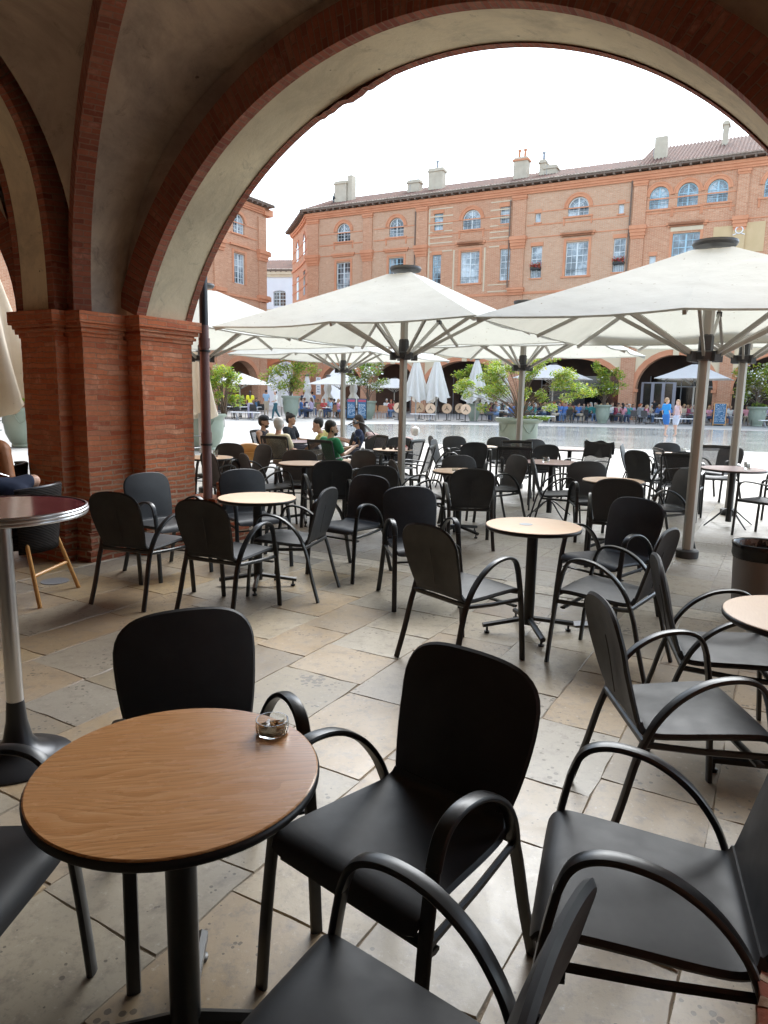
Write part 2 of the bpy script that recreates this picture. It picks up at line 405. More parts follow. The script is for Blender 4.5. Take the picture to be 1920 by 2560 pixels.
# ------------------------------------------------------------------ ground
# plaza sheet (ends under the far arcades), slabs drawn by the material
def paving(name, cols, joint, bw, rh, rough, msize, bscale=1.0):
    m = newmat(name, cols[0], rough, spec=.5)
    tc = nd(m, 'ShaderNodeTexCoord'); uv = tc.outputs['UV']; ob = tc.outputs['Object']
    br = nd(m, 'ShaderNodeTexBrick'); lk(m, uv, br.inputs['Vector']); br.offset = .43; br.offset_frequency = 2
    br.inputs['Scale'].default_value = 1; br.inputs['Mortar Size'].default_value = msize; br.inputs['Brick Width'].default_value = bw; br.inputs['Row Height'].default_value = rh
    br.inputs['Color1'].default_value = (0,0,0,1); br.inputs['Color2'].default_value = (1,1,1,1)
    c = ramp(m, br.outputs['Color'], [(0, cols[0]), (.5, cols[1]), (1, cols[2])])
    c = mix(m, math_(m, 'MULTIPLY', noise(m, ob, .25, 6, .7), .8), c, tuple(x*.72 for x in cols[0]))
    c = mix(m, br.outputs['Fac'], c, joint)
    lk(m, c, B(m).inputs['Base Color']); bump(m, math_(m, 'SUBTRACT', noise(m, ob, 8, 5), br.outputs['Fac']), .15, .01)
    lk(m, math_(m, 'MULTIPLY_ADD', noise(m, ob, .5, 4), .3, rough-.15), B(m).inputs['Roughness'])
    return m
M['plaza'] = paving('plaza_stone', [(.38,.375,.355), (.44,.43,.405), (.34,.335,.315)], (.30,.28,.25), .9, .5, .55, .012)
g = MB(); g.add([W(-400,-60,-.012), W(400,-60,-.012), W(400,500,-.012), W(-400,500,-.012)], [(0,1,2,3)])
ground = tag(g.build('plaza_ground', M['plaza']), kind='structure')

# flagstones under and just outside the arcade: courses run away from us, every slab its own face
def slabs(name, s0, s1, n0, n1, cw, sl, mats_w, mi_fn, z, gap, jit, seed, sub=0):
    rnd = random.Random(seed); mb = MB(); s = s0; colr = []
    while s < s1:
        wd = rnd.uniform(*cw); n = n0 - rnd.uniform(0, .5)
        while n < n1:
            L = rnd.uniform(*sl); a, b, c, d = s+gap, min(s+wd, s1)-gap, max(n, n0)+gap, min(n+L, n1)-gap
            if d-c > .06 and b-a > .05:
                j = lambda: rnd.uniform(-jit, jit)
                zz = z + rnd.uniform(-.0012, .0012)
                P = []
                for (x, y, x2, y2) in ((a,c,b,c),(b,c,b,d),(b,d,a,d),(a,d,a,c)):
                    for k in range(4):
                        t = k/4; P.append((x+(x2-x)*t + (j() if k else j()*1.5), y+(y2-y)*t + (j() if k else j()*1.5)))
                base = len(mb.v); top = [W(p[0], p[1], zz) for p in P]
                cx, cy = sum(p[0] for p in P)/16, sum(p[1] for p in P)/16
                low = [W(p[0]+(p[0]-cx)/max(.1,b-a)*.008, p[1]+(p[1]-cy)/max(.1,d-c)*.008, z-.005) for p in P]
                f = [tuple(range(16))] + [(16+k, 16+(k+1)%16, (k+1)%16, k) for k in range(16)]
                mb.add(top+low, f, 0); colr.append(((a+b)/2, (c+d)/2, rnd.random(), rnd.random()))
            n += L
        s += wd
    o = mb.build(name, mats_w)
    at = o.data.color_attributes.new('slab', 'FLOAT_COLOR', 'CORNER')
    k = 0
    for p in o.data.polygons:
        q = colr[p.index // 17]
        for li in p.loop_indices: at.data[li].color = (q[2], q[3], 0, 1)
    return o
def slab_mat(name, cols, rough=.33, pit=.5):
    m = newmat(name, cols[0], rough, spec=.6)
    at = nd(m, 'ShaderNodeVertexColor', layer_name='slab'); sp = nd(m, 'ShaderNodeSeparateColor'); lk(m, at.outputs[0], sp.inputs[0])
    v = coord(m)
    # shift the noise per slab so that no vein crosses a joint
    vm = nd(m, 'ShaderNodeVectorMath', operation='MULTIPLY_ADD'); lk(m, at.outputs[0], vm.inputs[0]); vm.inputs[1].default_value = (37, 53, 0); lk(m, v, vm.inputs[2]); v2 = vm.outputs[0]
    st = [(i/(len(cols)-1), c) for i, c in enumerate(cols)]
    c = ramp(m, sp.outputs['Red'], st)
    n1 = noise(m, v2, 2.6, 9, .68, .8); n2 = noise(m, v2, 14, 8, .7); n3 = noise(m, v, .8, 5, .6)
    c = mix(m, math_(m, 'MULTIPLY', n1, .55), c, ramp(m, sp.outputs['Green'], [(0, (.22,.165,.10)), (.5, (.34,.30,.235)), (1, (.39,.32,.19))]))
    c = mix(m, ramp(m, n2, [(.5, (0,0,0)), (.7, (.8,.8,.8))]), c, (.16,.135,.11))
    c = mix(m, ramp(m, noise(m, v2, 55, 6, .7), [(.55, (0,0,0)), (.68, (.5,.5,.5))]), c, (.15,.13,.11))
    c = mix(m, ramp(m, noise(m, v2, 30, 7, .75), [(.58, (0,0,0)), (.72, (.5,.5,.5))]), c, (.60,.55,.46))
    c = mix(m, ramp(m, n3, [(.5, (0,0,0)), (.75, (.55,.55,.55))]), c, (.20,.165,.13))
    vo = nd(m, 'ShaderNodeTexVoronoi'); vo.inputs['Scale'].default_value = 30; lk(m, v2, vo.inputs['Vector'])
    msk = noise(m, v2, 3.0, 3, .5)
    hole = math_(m, 'LESS_THAN', math_(m, 'ADD', vo.outputs['Distance'], math_(m, 'MULTIPLY', noise(m, v2, 60, 3), .18)), math_(m, 'MULTIPLY_ADD', msk, 1.7, -.72))
    c = mix(m, math_(m, 'MULTIPLY', hole, .75), c, (.07,.055,.04))
    lk(m, c, B(m).inputs['Base Color'])
    r = math_(m, 'MULTIPLY_ADD', n1, .50, rough-.06, True); lk(m, r, B(m).inputs['Roughness'])
    h = math_(m, 'SUBTRACT', math_(m, 'ADD', math_(m, 'MULTIPLY', n1, .6), math_(m, 'MULTIPLY', n2, .12)), math_(m, 'MULTIPLY', hole, .25))
    bump(m, math_(m, 'ADD', h, math_(m, 'MULTIPLY', noise(m, v2, 6, 8, .7), .35)), .35, .008)
    return m
M['slab_in'] = slab_mat('worn_flagstone', [(.35,.245,.135), (.17,.135,.09), (.44,.34,.205), (.22,.20,.17), (.38,.325,.24), (.25,.155,.085), (.46,.375,.25), (.29,.26,.215), (.38,.26,.13), (.29,.20,.115)], .21)
M['slab_out'] = slab_mat('grey_flagstone', [(.27,.26,.235), (.33,.31,.27), (.24,.23,.215), (.30,.275,.235)], .30)
M['slab_strip'] = slab_mat('pale_flagstone', [(.50,.44,.34), (.54,.48,.38), (.46,.40,.30)], .38)
M['joint'] = noisy('joint_mortar', (.36,.29,.21), (.17,.135,.10), 14, .95, .6, .01)
g = MB(); g.add([W(-12,-6,-.0045), W(9,-6,-.0045), W(9,21.2,-.0045), W(-12,21.2,-.0045)], [(0,1,2,3)])
tag(g.build('joint_mortar', M['joint']), kind='structure')
o = slabs('flagstone_floor', -9.9, 6, -4, 5.42, (.34,.52), (.38,.80), M['slab_in'], None, 0, .0042, .0055, 3); tag(o, kind='structure')
o = slabs('threshold_strip', -12, 9, 5.42, 5.68, (.55,1.3), (.24,.28), M['slab_strip'], None, 0, .003, .003, 5); tag(o, kind='structure')
o = slabs('terrace_paving', -12, 9, 5.68, 21.2, (.38,.42), (.5,.9), M['slab_out'], None, 0, .003, .002, 8); tag(o, kind='structure')

# the thin sheet of water on the middle of the square
m = newmat('water_film', (.20,.215,.20), .05, spec=1.0); v = coord(m); M['water'] = m
tc = nd(m, 'ShaderNodeTexCoord'); br = nd(m, 'ShaderNodeTexBrick'); lk(m, tc.outputs['UV'], br.inputs['Vector']); br.inputs['Scale'].default_value = 1
br.inputs['Brick Width'].default_value = .9; br.inputs['Row Height'].default_value = .5; br.inputs['Mortar Size'].default_value = .012
br.inputs['Color1'].default_value = (.40,.415,.385,1); br.inputs['Color2'].default_value = (.50,.505,.465,1); br.inputs['Mortar'].default_value = (.22,.22,.20,1)
lk(m, br.outputs['Color'], B(m).inputs['Base Color'])
h = math_(m, 'ADD', noise(m, coord(m, 'Object', (1,3.0,1)), 1.6, 4, .6), math_(m, 'MULTIPLY', noise(m, v, 9, 3), .25)); bump(m, h, .22, .05)
lk(m, math_(m, 'MULTIPLY_ADD', noise(m, v, .35, 4), .30, -.05, True), B(m).inputs['Roughness'])
g = MB(); pts = []
for i in range(96):
    a = 2*PI*i/96; r = 1 + .02*math.sin(5*a+1) + .012*math.sin(17*a)
    c, s = math.cos(a), math.sin(a); q = (abs(c)**3.2+abs(s)**3.2)**(-1/3.2)*r
    pts.append(Vector((11.5 + 14.5*q*c - .0*s, 31.6 + 9.0*q*s - .08*14*q*c*.5, -.008)))
g.add(pts, [tuple(range(96))]); tag(g.build('water', M['water']), kind='structure')

# ------------------------------------------------------------------ our arcade (frame s, n, z)
ZS = 2.265; PER = 6.89; SC0 = -2.55
PROF = [(3.01*math.sin(a_*math.asin(2.80/3.01)/24), 1.153+3.01*math.cos(a_*math.asin(2.80/3.01)/24)) for a_ in range(25)]
def prof_pts():
    hp = [Vector((x, z, 0)) for x, z in PROF]; sm = catmull(hp, 3)
    right = [(p.x, p.y) for p in sm]; left = [(-p.x, p.y) for p in sm[::-1]]
    return left[:-1] + right            # from left springing over the crown to the right springing
PP = prof_pts()
def offs(pts, d):
    out = []
    for i, (x, z) in enumerate(pts):
        a = pts[max(i-1,0)]; b = pts[min(i+1,len(pts)-1)]
        tx, tz = b[0]-a[0], b[1]-a[1]; L = math.hypot(tx, tz); out.append((x - tz/L*d, z + tx/L*d))
    return out
arc = empty('arcade_building', W(-6,5,0), 0, 'vaulted brick arcade with plastered ceiling that the photo is taken from', 'arcade')
arc_inv = Matrix.Translation(-W(-6,5,0))
def part(mb, name, mat, parent=arc, **k):
    o = mb.build(name, mat, None, **k)
    if parent is not None:
        o.parent = parent; o.matrix_parent_inverse = Matrix.Translation(parent.location).inverted() if parent.rotation_euler.z == 0 else Matrix()
    return o
def runlen(pts):
    L = [0]
    for i in range(1, len(pts)): L.append(L[-1] + math.hypot(pts[i][0]-pts[i-1][0], pts[i][1]-pts[i-1][1]))
    return L
NI, NO = 4.70, 5.35
for b in (-1, 0, 1):
    cs = SC0 + PER*b; P = PP; L = runlen(P); E = offs(P, .26); nP = len(P)
    rj = random.Random(b+9)
    # voussoir ring, standing 5 cm proud of the inner wall
    ring = MB()
    for i in range(nP-1):
        x0, x1 = P[i], P[i+1]; e0, e1 = E[i], E[i+1]
        w0 = rj.uniform(-.004,.004)
        a0, a1, b0, b1 = [W(cs+q[0], NI-.05, q[1]) for q in (x0, x1, e0, e1)]
        c0, c1, d0, d1 = [W(cs+q[0], NI+.06, q[1]) for q in (x0, x1, e0, e1)]
        u0, u1 = L[i], L[i+1]
        ring.add([a0,a1,b1,b0], [(0,1,2,3)], 0, [[(0,u0),(0,u1),(.30,u1),(.30,u0)]])
        ring.add([a0,a1,c1,c0], [(0,3,2,1)], 0, [[(0,u0),(.11,u0),(.11,u1),(0,u1)]])
        ring.add([b0,b1,d1,d0], [(0,1,2,3)], 0, [[(0,u0),(0,u1),(.11,u1),(.11,u0)]])
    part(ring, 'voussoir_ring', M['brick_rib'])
    # plaster soffit between two brick edges
    so = MB(); Pi = offs(P, .012)
    for i in range(nP-1):
        q = [W(cs+Pi[i][0], NI+.05, Pi[i][1]), W(cs+Pi[i+1][0], NI+.05, Pi[i+1][1]), W(cs+Pi[i+1][0], NO-.07, Pi[i+1][1]), W(cs+Pi[i][0], NO-.07, Pi[i][1])]
        so.add(q, [(0,3,2,1)])
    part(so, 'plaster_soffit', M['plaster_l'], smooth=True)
    oe = MB()
    rr = random.Random(4)
    Po = []
    for i in range(nP):     # the chipped outer edge
        chip = 0
        if b == 0 and -1.2 < P[i][0] < -.5: chip = -.008-.035*rr.random()
        Po.append((P[i][0], P[i][1]+chip))
    for i in range(nP-1):
        a0, a1 = [W(cs+q[0], NO-.08, q[1]) for q in (Po[i], Po[i+1])]; c0, c1 = [W(cs+q[0], NO, q[1]) for q in (Po[i], Po[i+1])]
        b0, b1 = [W(cs+q[0], NO, q[1]) for q in (E[i], E[i+1])]
        oe.add([a0,a1,c1,c0], [(0,3,2,1)], 0, [[(0,L[i]),(.08,L[i]),(.08,L[i+1]),(0,L[i+1])]])
        oe.add([c0,c1,b1,b0], [(0,1,2,3)], 0, [[(0,L[i]),(0,L[i+1]),(.3,L[i+1]),(.3,L[i])]])
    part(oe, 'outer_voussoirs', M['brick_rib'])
    # wall above the arch, outside face (unseen; cream, not brick, for paler bounce onto the parasols) and inside spandrel
    for (nn, name, ztop, mt) in ((NO-.006, 'outer_wall', 12.0, M['cream']), (NI+.004, 'inner_spandrel', 4.9, M['plaster'])):
        wl_ = MB()
        for i in range(nP-1):
            a, c = E[i], E[i+1]
            wl_.add([W(cs+a[0],nn,a[1]), W(cs+c[0],nn,c[1]), W(cs+c[0],nn,ztop), W(cs+a[0],nn,ztop)], [(0,1,2,3)])
        for sgn in (-1, 1):
            x0, x1 = sorted((sgn*3.10, sgn*PER/2)); wl_.add([W(cs+x0,nn,ZS), W(cs+x1,nn,ZS), W(cs+x1,nn,ztop), W(cs+x0,nn,ztop)], [(0,1,2,3)])
        part(wl_, name, mt)
# piers: stepped plan, moulded cap, weathered foot
def brick_box(mb, s0, s1, n0, n1, z0, z1, amp=.0045, foot=.010, top=False, rows=.0235):
    def j(s, n, z):
        k = int(z/.047); a = amp + foot*max(0, 1-z/.9)
        q = mnoise.noise_vector(Vector((s*5, n*5, k*1.7))); e = mnoise.noise_vector(Vector((s*16, n*16, z*30)))
        return W(s, n, z) + Vector((q.x, q.y, 0))*a + Vector((e.x, e.y, 0))*a*.6
    nz = int((z1-z0)/rows)
    for (a, b) in (((s0,n0),(s1,n0)), ((s1,n0),(s1,n1)), ((s1,n1),(s0,n1)), ((s0,n1),(s0,n0))):
        L = math.hypot(b[0]-a[0], b[1]-a[1]); nu_ = max(2, int(L/.06))
        ax = 0 if a[1] == b[1] else 1
        mb.grid(lambda u,v: j(a[0]+(b[0]-a[0])*u, a[1]+(b[1]-a[1])*u, z0+(z1-z0)*v), nu_, nz, 0, lambda u,v: ((a[0]+(b[0]-a[0])*u) if ax == 0 else (a[1]+(b[1]-a[1])*u), z0+(z1-z0)*v))
    if top: mb.add([W(s0,n0,z1), W(s1,n0,z1), W(s1,n1,z1), W(s0,n1,z1)], [(0,1,2,3)])
def pier(cs, mainv=True):
    """cs: centre line of the pier along s; rectangles (half width, n0, n1)"""
    steps = [(.64, 4.70, 5.35), (.45, 4.21, 4.70), (.25, 4.08, 4.21)]
    pr = MB()
    for hw, n0, n1 in steps: brick_box(pr, cs-hw, cs+hw, n0, n1, 0, ZS-.22)
    p = part(pr, 'pier', M['brick'])
    cap = MB()
    for k, (dz0, dz1, out) in enumerate(((-.22,-.185,.012), (-.185,-.155,.035), (-.155,-.14,.022), (-.14,-.10,.05), (-.10,-.0,.075))):
        for q, (hw, n0, n1) in enumerate(steps):
            cap.box(cs-hw-out-.001*q, cs+hw+out+.001*q, n0-out, (n1+out if q == 0 else n1-.05), ZS+dz0, ZS+dz1, W)
    part(cap, 'pier_cap', M['brick'], bevel=.004)
    ft = MB()
    rf = random.Random(int(cs*10))
    for (h0, h1, out) in ((0,.10,.10), (.10,.26,.06), (.26,.42,.03)):
        for hw, n0, n1 in steps:
            brick_box(ft, cs-hw-out, cs+hw+out, n0-out, n1+out, h0, h1, .008, .006, True, .02)
    o = part(ft, 'pier_foot', M['brick_foot'])
    return p
M['brick_foot'] = brick('worn_foot_brick', [(.36,.095,.045),(.42,.13,.065),(.28,.07,.035),(.46,.17,.09)], (.42,.28,.19), row=.06, width=.25, msize=.012, wob=.03, bs=1.0, stain=(.12,.09,.08), stain_amt=.6, big=1.2)
for k in (-2, -1, 0, 1): pier(-6.0 + PER*k)
# brick reveals of the wall step above the cap are the ring; pilaster above B and A: springers
# groin vault
A_, Bh, CB, HV = 3.0, 1.58, 2.66, 2.22
def fell(x, p=2.0): x = min(1, abs(x)); return (1 - x**p) ** (1/p)
def zf(s, cs): return ZS + HV*fell((s-cs)/A_, 2.15)
def zg(n): return ZS + HV*fell((n-CB)/Bh, 2.15)
def zv(s, n, cs):
    z = zf(s, cs)
    if n < 4.24: z = max(z, zg(n)) + .10*max(0, min(1, (4.24-n)/.6))*fell((s-cs)/A_, 2)
    return z
for b in (-1, 0, 1):
    cs = SC0 + PER*b; va = MB()
    ns = [.2,.5,.8] + [1.08+ (4.24-1.08)*i/44 for i in range(45)] + [4.26, 4.4, 4.55, 4.71]
    def fn(u, v): 
        s = cs - A_ + 2*A_*(.5-.5*math.cos(PI*u)); n = ns[int(round(v*(len(ns)-1)))]
        return W(s, n, zv(s, n, cs))
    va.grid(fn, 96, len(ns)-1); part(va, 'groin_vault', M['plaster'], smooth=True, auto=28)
    # diagonal brick ribs
    for sg in (-1, 1):
        rb = MB(); pth = []
        Lr = 0
        for i in range(49):
            th = PI*i/48; x = -math.cos(th)
            s = cs + sg*x*(A_+.06); n = CB + .02 - x*(Bh)
            pth.append(W(s, n, ZS + (HV-.03)*fell(x, 2.1) - .03))
        d = (pth[-1]-pth[0]); d.z = 0; sd_ = Vector((d.y, -d.x, 0)).normalized()
        hw, dp = .075, .13
        acc = 0
        for i in range(48):
            p0, p1 = pth[i], pth[i+1]; tg = (p1-p0).normalized(); 
            nv0 = sd_.cross((pth[min(i+1,48)]-pth[max(i-1,0)]).normalized()); nv1 = sd_.cross((pth[min(i+2,48)]-pth[i]).normalized())
            if nv0.z < 0: nv0 = -nv0
            if nv1.z < 0: nv1 = -nv1
            l0 = acc; acc += (p1-p0).length; l1 = acc
            if i < 4 or i > 44: 
                nv0 = Vector(nv0); 
            a = [p0-sd_*hw-nv0*dp*.55, p0+sd_*hw-nv0*dp*.55, p1+sd_*hw-nv1*dp*.55, p1-sd_*hw-nv1*dp*.55]
            t = [p0-sd_*hw+nv0*dp, p0+sd_*hw+nv0*dp, p1+sd_*hw+nv1*dp, p1-sd_*hw+nv1*dp]
            rb.add(a+t, [(0,1,2,3),(0,3,7,4),(1,5,6,2)], 0, [[(0,l0),(.21,l0),(.21,l1),(0,l1)], [(0,l0),(0,l1),(.2,l1),(.2,l0)], [(0,l0),(.2,l0),(.2,l1),(0,l1)]])
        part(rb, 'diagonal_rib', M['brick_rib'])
# transverse arches over the piers, spanning the walk (plane s = pier)
for k in (-2, -1, 0, 1):
    cs = -6.0 + PER*k; tr = MB(); ts = MB(); Q = []
    for i in range(41):
        a = PI*i/40; c, e = math.cos(a), math.sin(a); p = 3.0
        r = (abs(c)**p + abs(e)**p) ** (-1/p); Q.append((2.62 - c*r*1.46, ZS + e*r*2.06))
    Eq = offs(Q, .26); Lq = runlen(Q)
    for i in range(40):
        for (sx, flip) in ((cs+.27, False), (cs-.27, True)):
            v = [W(sx, Q[i][0], Q[i][1]), W(sx, Q[i+1][0], Q[i+1][1]), W(sx, Eq[i+1][0], Eq[i+1][1]), W(sx, Eq[i][0], Eq[i][1])]
            tr.add(v, [(0,1,2,3)], 0, [[(0,Lq[i]),(0,Lq[i+1]),(.26,Lq[i+1]),(.26,Lq[i])]])
            s2 = sx - .09 if not flip else sx + .09
            tr.add([v[0], v[1], W(s2, Q[i+1][0], Q[i+1][1]), W(s2, Q[i][0], Q[i][1])], [(0,1,2,3)], 0, [[(0,Lq[i]),(0,Lq[i+1]),(.09,Lq[i+1]),(.09,Lq[i])]])
        ts.add([W(cs-.18, Q[i][0], Q[i][1]+.01), W(cs+.18, Q[i][0], Q[i][1]+.01), W(cs+.18, Q[i+1][0], Q[i+1][1]+.01), W(cs-.18, Q[i+1][0], Q[i+1][1]+.01)], [(0,1,2,3)])
    [part(t_, 'transverse_arch', M['brick_rib']) for t_ in tr.split(.01)]; part(ts, 'transverse_soffit', M['plaster_l'], smooth=True)
    # web between the transverse arch and the vault on either side
    wb = MB()
    for sx in (cs-.27, cs+.27):
        for i in range(40): wb.add([W(sx, Eq[i][0], Eq[i][1]), W(sx, Eq[i+1][0], Eq[i+1][1]), W(sx, Eq[i+1][0], 5.0), W(sx, Eq[i][0], 5.0)], [(0,1,2,3)])
    sa = [cs-.46, cs-.27]; 
    [part(t_, 'arch_web', M['plaster']) for t_ in wb.split(.01)]
    # springer blocks that carry the ribs up from the pier
    sp = MB(); sp.box(cs-.45, cs+.45, 4.21, 4.70, ZS, ZS+.34, W); sp.box(cs-.26, cs+.26, 4.10, 4.21, ZS, ZS+.5, W)
    part(sp, 'springer', M['brick_rib'])
    # inner row pier behind the camera line
    ip = MB(); ip.box(cs-.6, cs+.9, .20, 1.05, 0, ZS, W); part(ip, 'inner_pier', M['brick'])
# brick stub of the inner pier whose broken corner shows at the lower right of the picture
st = MB(); rs = random.Random(2)
def rough_box(mb, s0, s1, n0, n1, z0, z1, seg=14, amp=.018):
    def j(p): 
        q = mnoise.noise_vector(Vector(p)*14)*amp; q2 = mnoise.noise_vector(Vector(p)*45)*amp*.35
        return Vector(p)+q+q2
    mb.grid(lambda u,v: j(W(s0+(s1-s0)*u, n1, z0+(z1-z0)*v)), 40, seg)
    mb.grid(lambda u,v: j(W(s0, n1+(n0-n1)*u, z0+(z1-z0)*v)), 40, seg)
    mb.grid(lambda u,v: j(W(s0+(s1-s0)*u, n1+(n0-n1)*v, z1)), 40, 40)
rough_box(st, .060, 1.5, .25, 1.47, -.02, .452)
part(st, 'broken_pier_foot', M['brick_foot'], smooth=True)
# shell of the building, out of view, added to block sky light: slab over the vaults, back gallery, back wall, storeys above
sh = MB(); sh.box(-22, 12, -6.5, NO-.02, 5.0, 5.3, W); sh.box(-22, 12, -6.8, -6.5, 0, 5.3, W); sh.box(-22, 12, -1.2, NO-.05, 11.5, 12, W)
[part(t_, 'unseen_shell', M['plaster']) for t_ in sh.split()]
bv = MB()
bv.grid(lambda u,v: W(-20+30*u, -6.5 + 6.7*v, 4.55), 2, 24); part(bv, 'rear_vault', M['plaster'], smooth=True)
lw = MB(); lw.box(-24, -20.2, -6, NO, 0, 12, W); lw.box(9.6, 12, -6, NO, 0, 12, W)
[part(t_, 'end_wall', M['brick']) for t_ in lw.split()]

# downpipe at the outer corner of the pier
dp = empty('downpipe', W(-5.30, 5.47, 0), 0, 'maroon cast-iron downpipe clipped to the outer corner of the near brick pier', 'downpipe')
px, py = 0, 0
pb = MB(); pb.lathe([(.048,.46),(.048,2.25)], 16); pb.lathe([(.056,1.05),(.056,1.16)], 16); pb.lathe([(.058,2.02),(.058,2.12)], 16); pb.build('pipe', M['pipe'], dp, smooth=True)
cb = MB(); cb.lathe([(.062,1.98),(.062,2.0)], 16); cb.lathe([(.062,1.02),(.062,1.04)], 16); cb.box(-.09,-.04,-.012,.012,1.985,1.995); [t_.build('clip', M['iron'], dp, smooth=True) for t_ in cb.split(.005)]
ub = MB(); ub.lathe([(.045,2.25),(.045,9)], 12); ub.build('upper_pipe', M['steel_d'], dp, smooth=True)
bp = MB(); bp.box(-5.62, -5.02, 5.44, 5.80, 0, .26, W); bp.box(-5.60, -5.17, 5.44, 5.70, .26, .46, W); bp.box(-5.28, -5.08, 5.58, 5.70, .26, .62, W)
o = bp.build('brick_plinth', M['brick_foot']); tag(o, 'low stepped brick plinth under the maroon downpipe', 'plinth')
# ------------------------------------------------------------------ buildings round the square
def frame_fn(P0, ang):
    """(u along, d outward, z): outward is to the right of u direction"""
    e = Vector((math.cos(ang), math.sin(ang), 0)); o = Vector((e.y, -e.x, 0))
    return lambda u, d, z: Vector(P0) + e*u + o*d + Vector((0, 0, z))
def arc_pts(ul, ur, zt, rise, k=16):
    c, r = (ul+ur)/2, (ur-ul)/2
    return [(c - r*math.cos(PI*i/k), zt-rise+rise*math.sin(PI*i/k)) for i in range(k+1)]
def wall(mb, fr, u0, u1, z0, z1, ops, depth=.25, mi=0, us=None):
    """wall face with real openings. ops: (ul,ur,zb,zt,rise) rise 0 = square head"""
    U = sorted({u0, u1, *[o[0] for o in ops], *[o[1] for o in ops]}); Z = sorted({z0, z1, *[o[2] for o in ops], *[o[3] for o in ops]})
    U = [x for x in U if u0 <= x <= u1]; Z = [x for x in Z if z0 <= x <= z1]
    for i in range(len(U)-1):
        for j in range(len(Z)-1):
            cu, cz = (U[i]+U[i+1])/2, (Z[j]+Z[j+1])/2
            if any(o[0] < cu < o[1] and o[2] < cz < o[3] for o in ops): continue
            mb.add([fr(U[i],0,Z[j]), fr(U[i+1],0,Z[j]), fr(U[i+1],0,Z[j+1]), fr(U[i],0,Z[j+1])], [(0,1,2,3)], mi)
    for ul, ur, zb, zt, rise in ops:
        if rise:
            A = arc_pts(ul, ur, zt, rise); h = len(A)//2
            mb.add([fr(ul,0,zt)] + [fr(a,0,z) for a, z in A[:h+1]], [tuple([0]+list(range(h+1,0,-1)))], mi)
            mb.add([fr(ur,0,zt)] + [fr(a,0,z) for a, z in A[h:]], [tuple([0]+list(range(len(A)-h,0,-1)))], mi)
            out = [(ul, zb)] + A + [(ur, zb)]
        else: out = [(ul,zb),(ul,zt),(ur,zt),(ur,zb)]
        for i in range(len(out)):
            a, b = out[i], out[(i+1) % len(out)]
            if i == len(out)-1 and zb <= z0+.01: continue
            mb.add([fr(a[0],0,a[1]), fr(b[0],0,b[1]), fr(b[0],-depth,b[1]), fr(a[0],-depth,a[1])], [(0,1,2,3)], mi)
def fbox(mb, fr, u0, u1, d0, d1, z0, z1, mi=0): mb.box(u0, u1, d0, d1, z0, z1, lambda a, b, c: fr(a, b, c), mi)
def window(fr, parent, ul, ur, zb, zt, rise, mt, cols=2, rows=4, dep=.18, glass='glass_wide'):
    w_ = MB(); f = .07; sp = zt-rise
    fbox(w_, fr, ul, ul+f, -dep-.05, -dep+.02, zb, sp); fbox(w_, fr, ur-f, ur, -dep-.05, -dep+.02, zb, sp); fbox(w_, fr, ul+f, ur-f, -dep-.05, -dep+.02, zb, zb+f)
    if not rise: fbox(w_, fr, ul+f, ur-f, -dep-.05, -dep+.02, zt-f, zt)
    c = (ul+ur)/2
    if cols > 1: fbox(w_, fr, c-.06, c+.06, -dep-.045, -dep+.03, zb+f, zt-f)
    if rise:
        A = arc_pts(ul, ur, zt, rise, 12); 
        for i in range(12):
            a, b = A[i], A[i+1]; k = .86
            a2 = (c+(a[0]-c)*k, sp+(a[1]-sp)*k); b2 = (c+(b[0]-c)*k, sp+(b[1]-sp)*k)
            w_.add([fr(a[0],-dep+.02,a[1]), fr(b[0],-dep+.02,b[1]), fr(b2[0],-dep+.02,b2[1]), fr(a2[0],-dep+.02,a2[1])], [(0,1,2,3)])
            k2 = .5; k3 = .45; m1 = [(c+(q[0]-c)*kk, sp+(q[1]-sp)*kk) for q in (a,b) for kk in (k2,k3)]
            w_.add([fr(m1[0][0],-dep+.01,m1[0][1]), fr(m1[2][0],-dep+.01,m1[2][1]), fr(m1[3][0],-dep+.01,m1[3][1]), fr(m1[1][0],-dep+.01,m1[1][1])], [(0,1,2,3)])
        for th in (45, 90, 135):
            q = (c - (ur-ul)/2*.9*math.cos(R_(th)), sp + rise*.9*math.sin(R_(th)))
            w_.tube(fr(c,-dep+.0,sp), fr(q[0],-dep+.0,q[1]), .022, k=4)
        fbox(w_, fr, ul+f, ur-f, -dep-.04, -dep+.015, sp-.03, sp+.03)
    n = rows
    for i in range(1, n):
        z = zb + (sp-zb)*i/n; hh = .035 if (i != n-2 or n < 4) else .06
        fbox(w_, fr, ul+f, ur-f, -dep-.04, -dep+.01, z-hh/2, z+hh/2)
    if cols > 1:
        for q in ((ul+f+c-.06)/2, (ur-f+c+.06)/2): fbox(w_, fr, q-.015, q+.015, -dep-.04, -dep+.008, zb+f, sp)
    elif cols == 1 and ur-ul > .6: fbox(w_, fr, c-.018, c+.018, -dep-.04, -dep+.008, zb+f, zt-f)
    o = w_.build('window', mt); o.parent = parent
    gl = MB()
    if rise:
        A = arc_pts(ul, ur, zt, rise, 12); gl.add([fr(ul,-dep-.03,zb)]+[fr(a,-dep-.03,z) for a, z in A]+[fr(ur,-dep-.03,zb)], [tuple(range(len(A)+2))[::-1]])
    else: gl.add([fr(ul,-dep-.03,zb), fr(ur,-dep-.03,zb), fr(ur,-dep-.03,zt), fr(ul,-dep-.03,zt)], [(0,1,2,3)])
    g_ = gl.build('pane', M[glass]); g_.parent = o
    return o
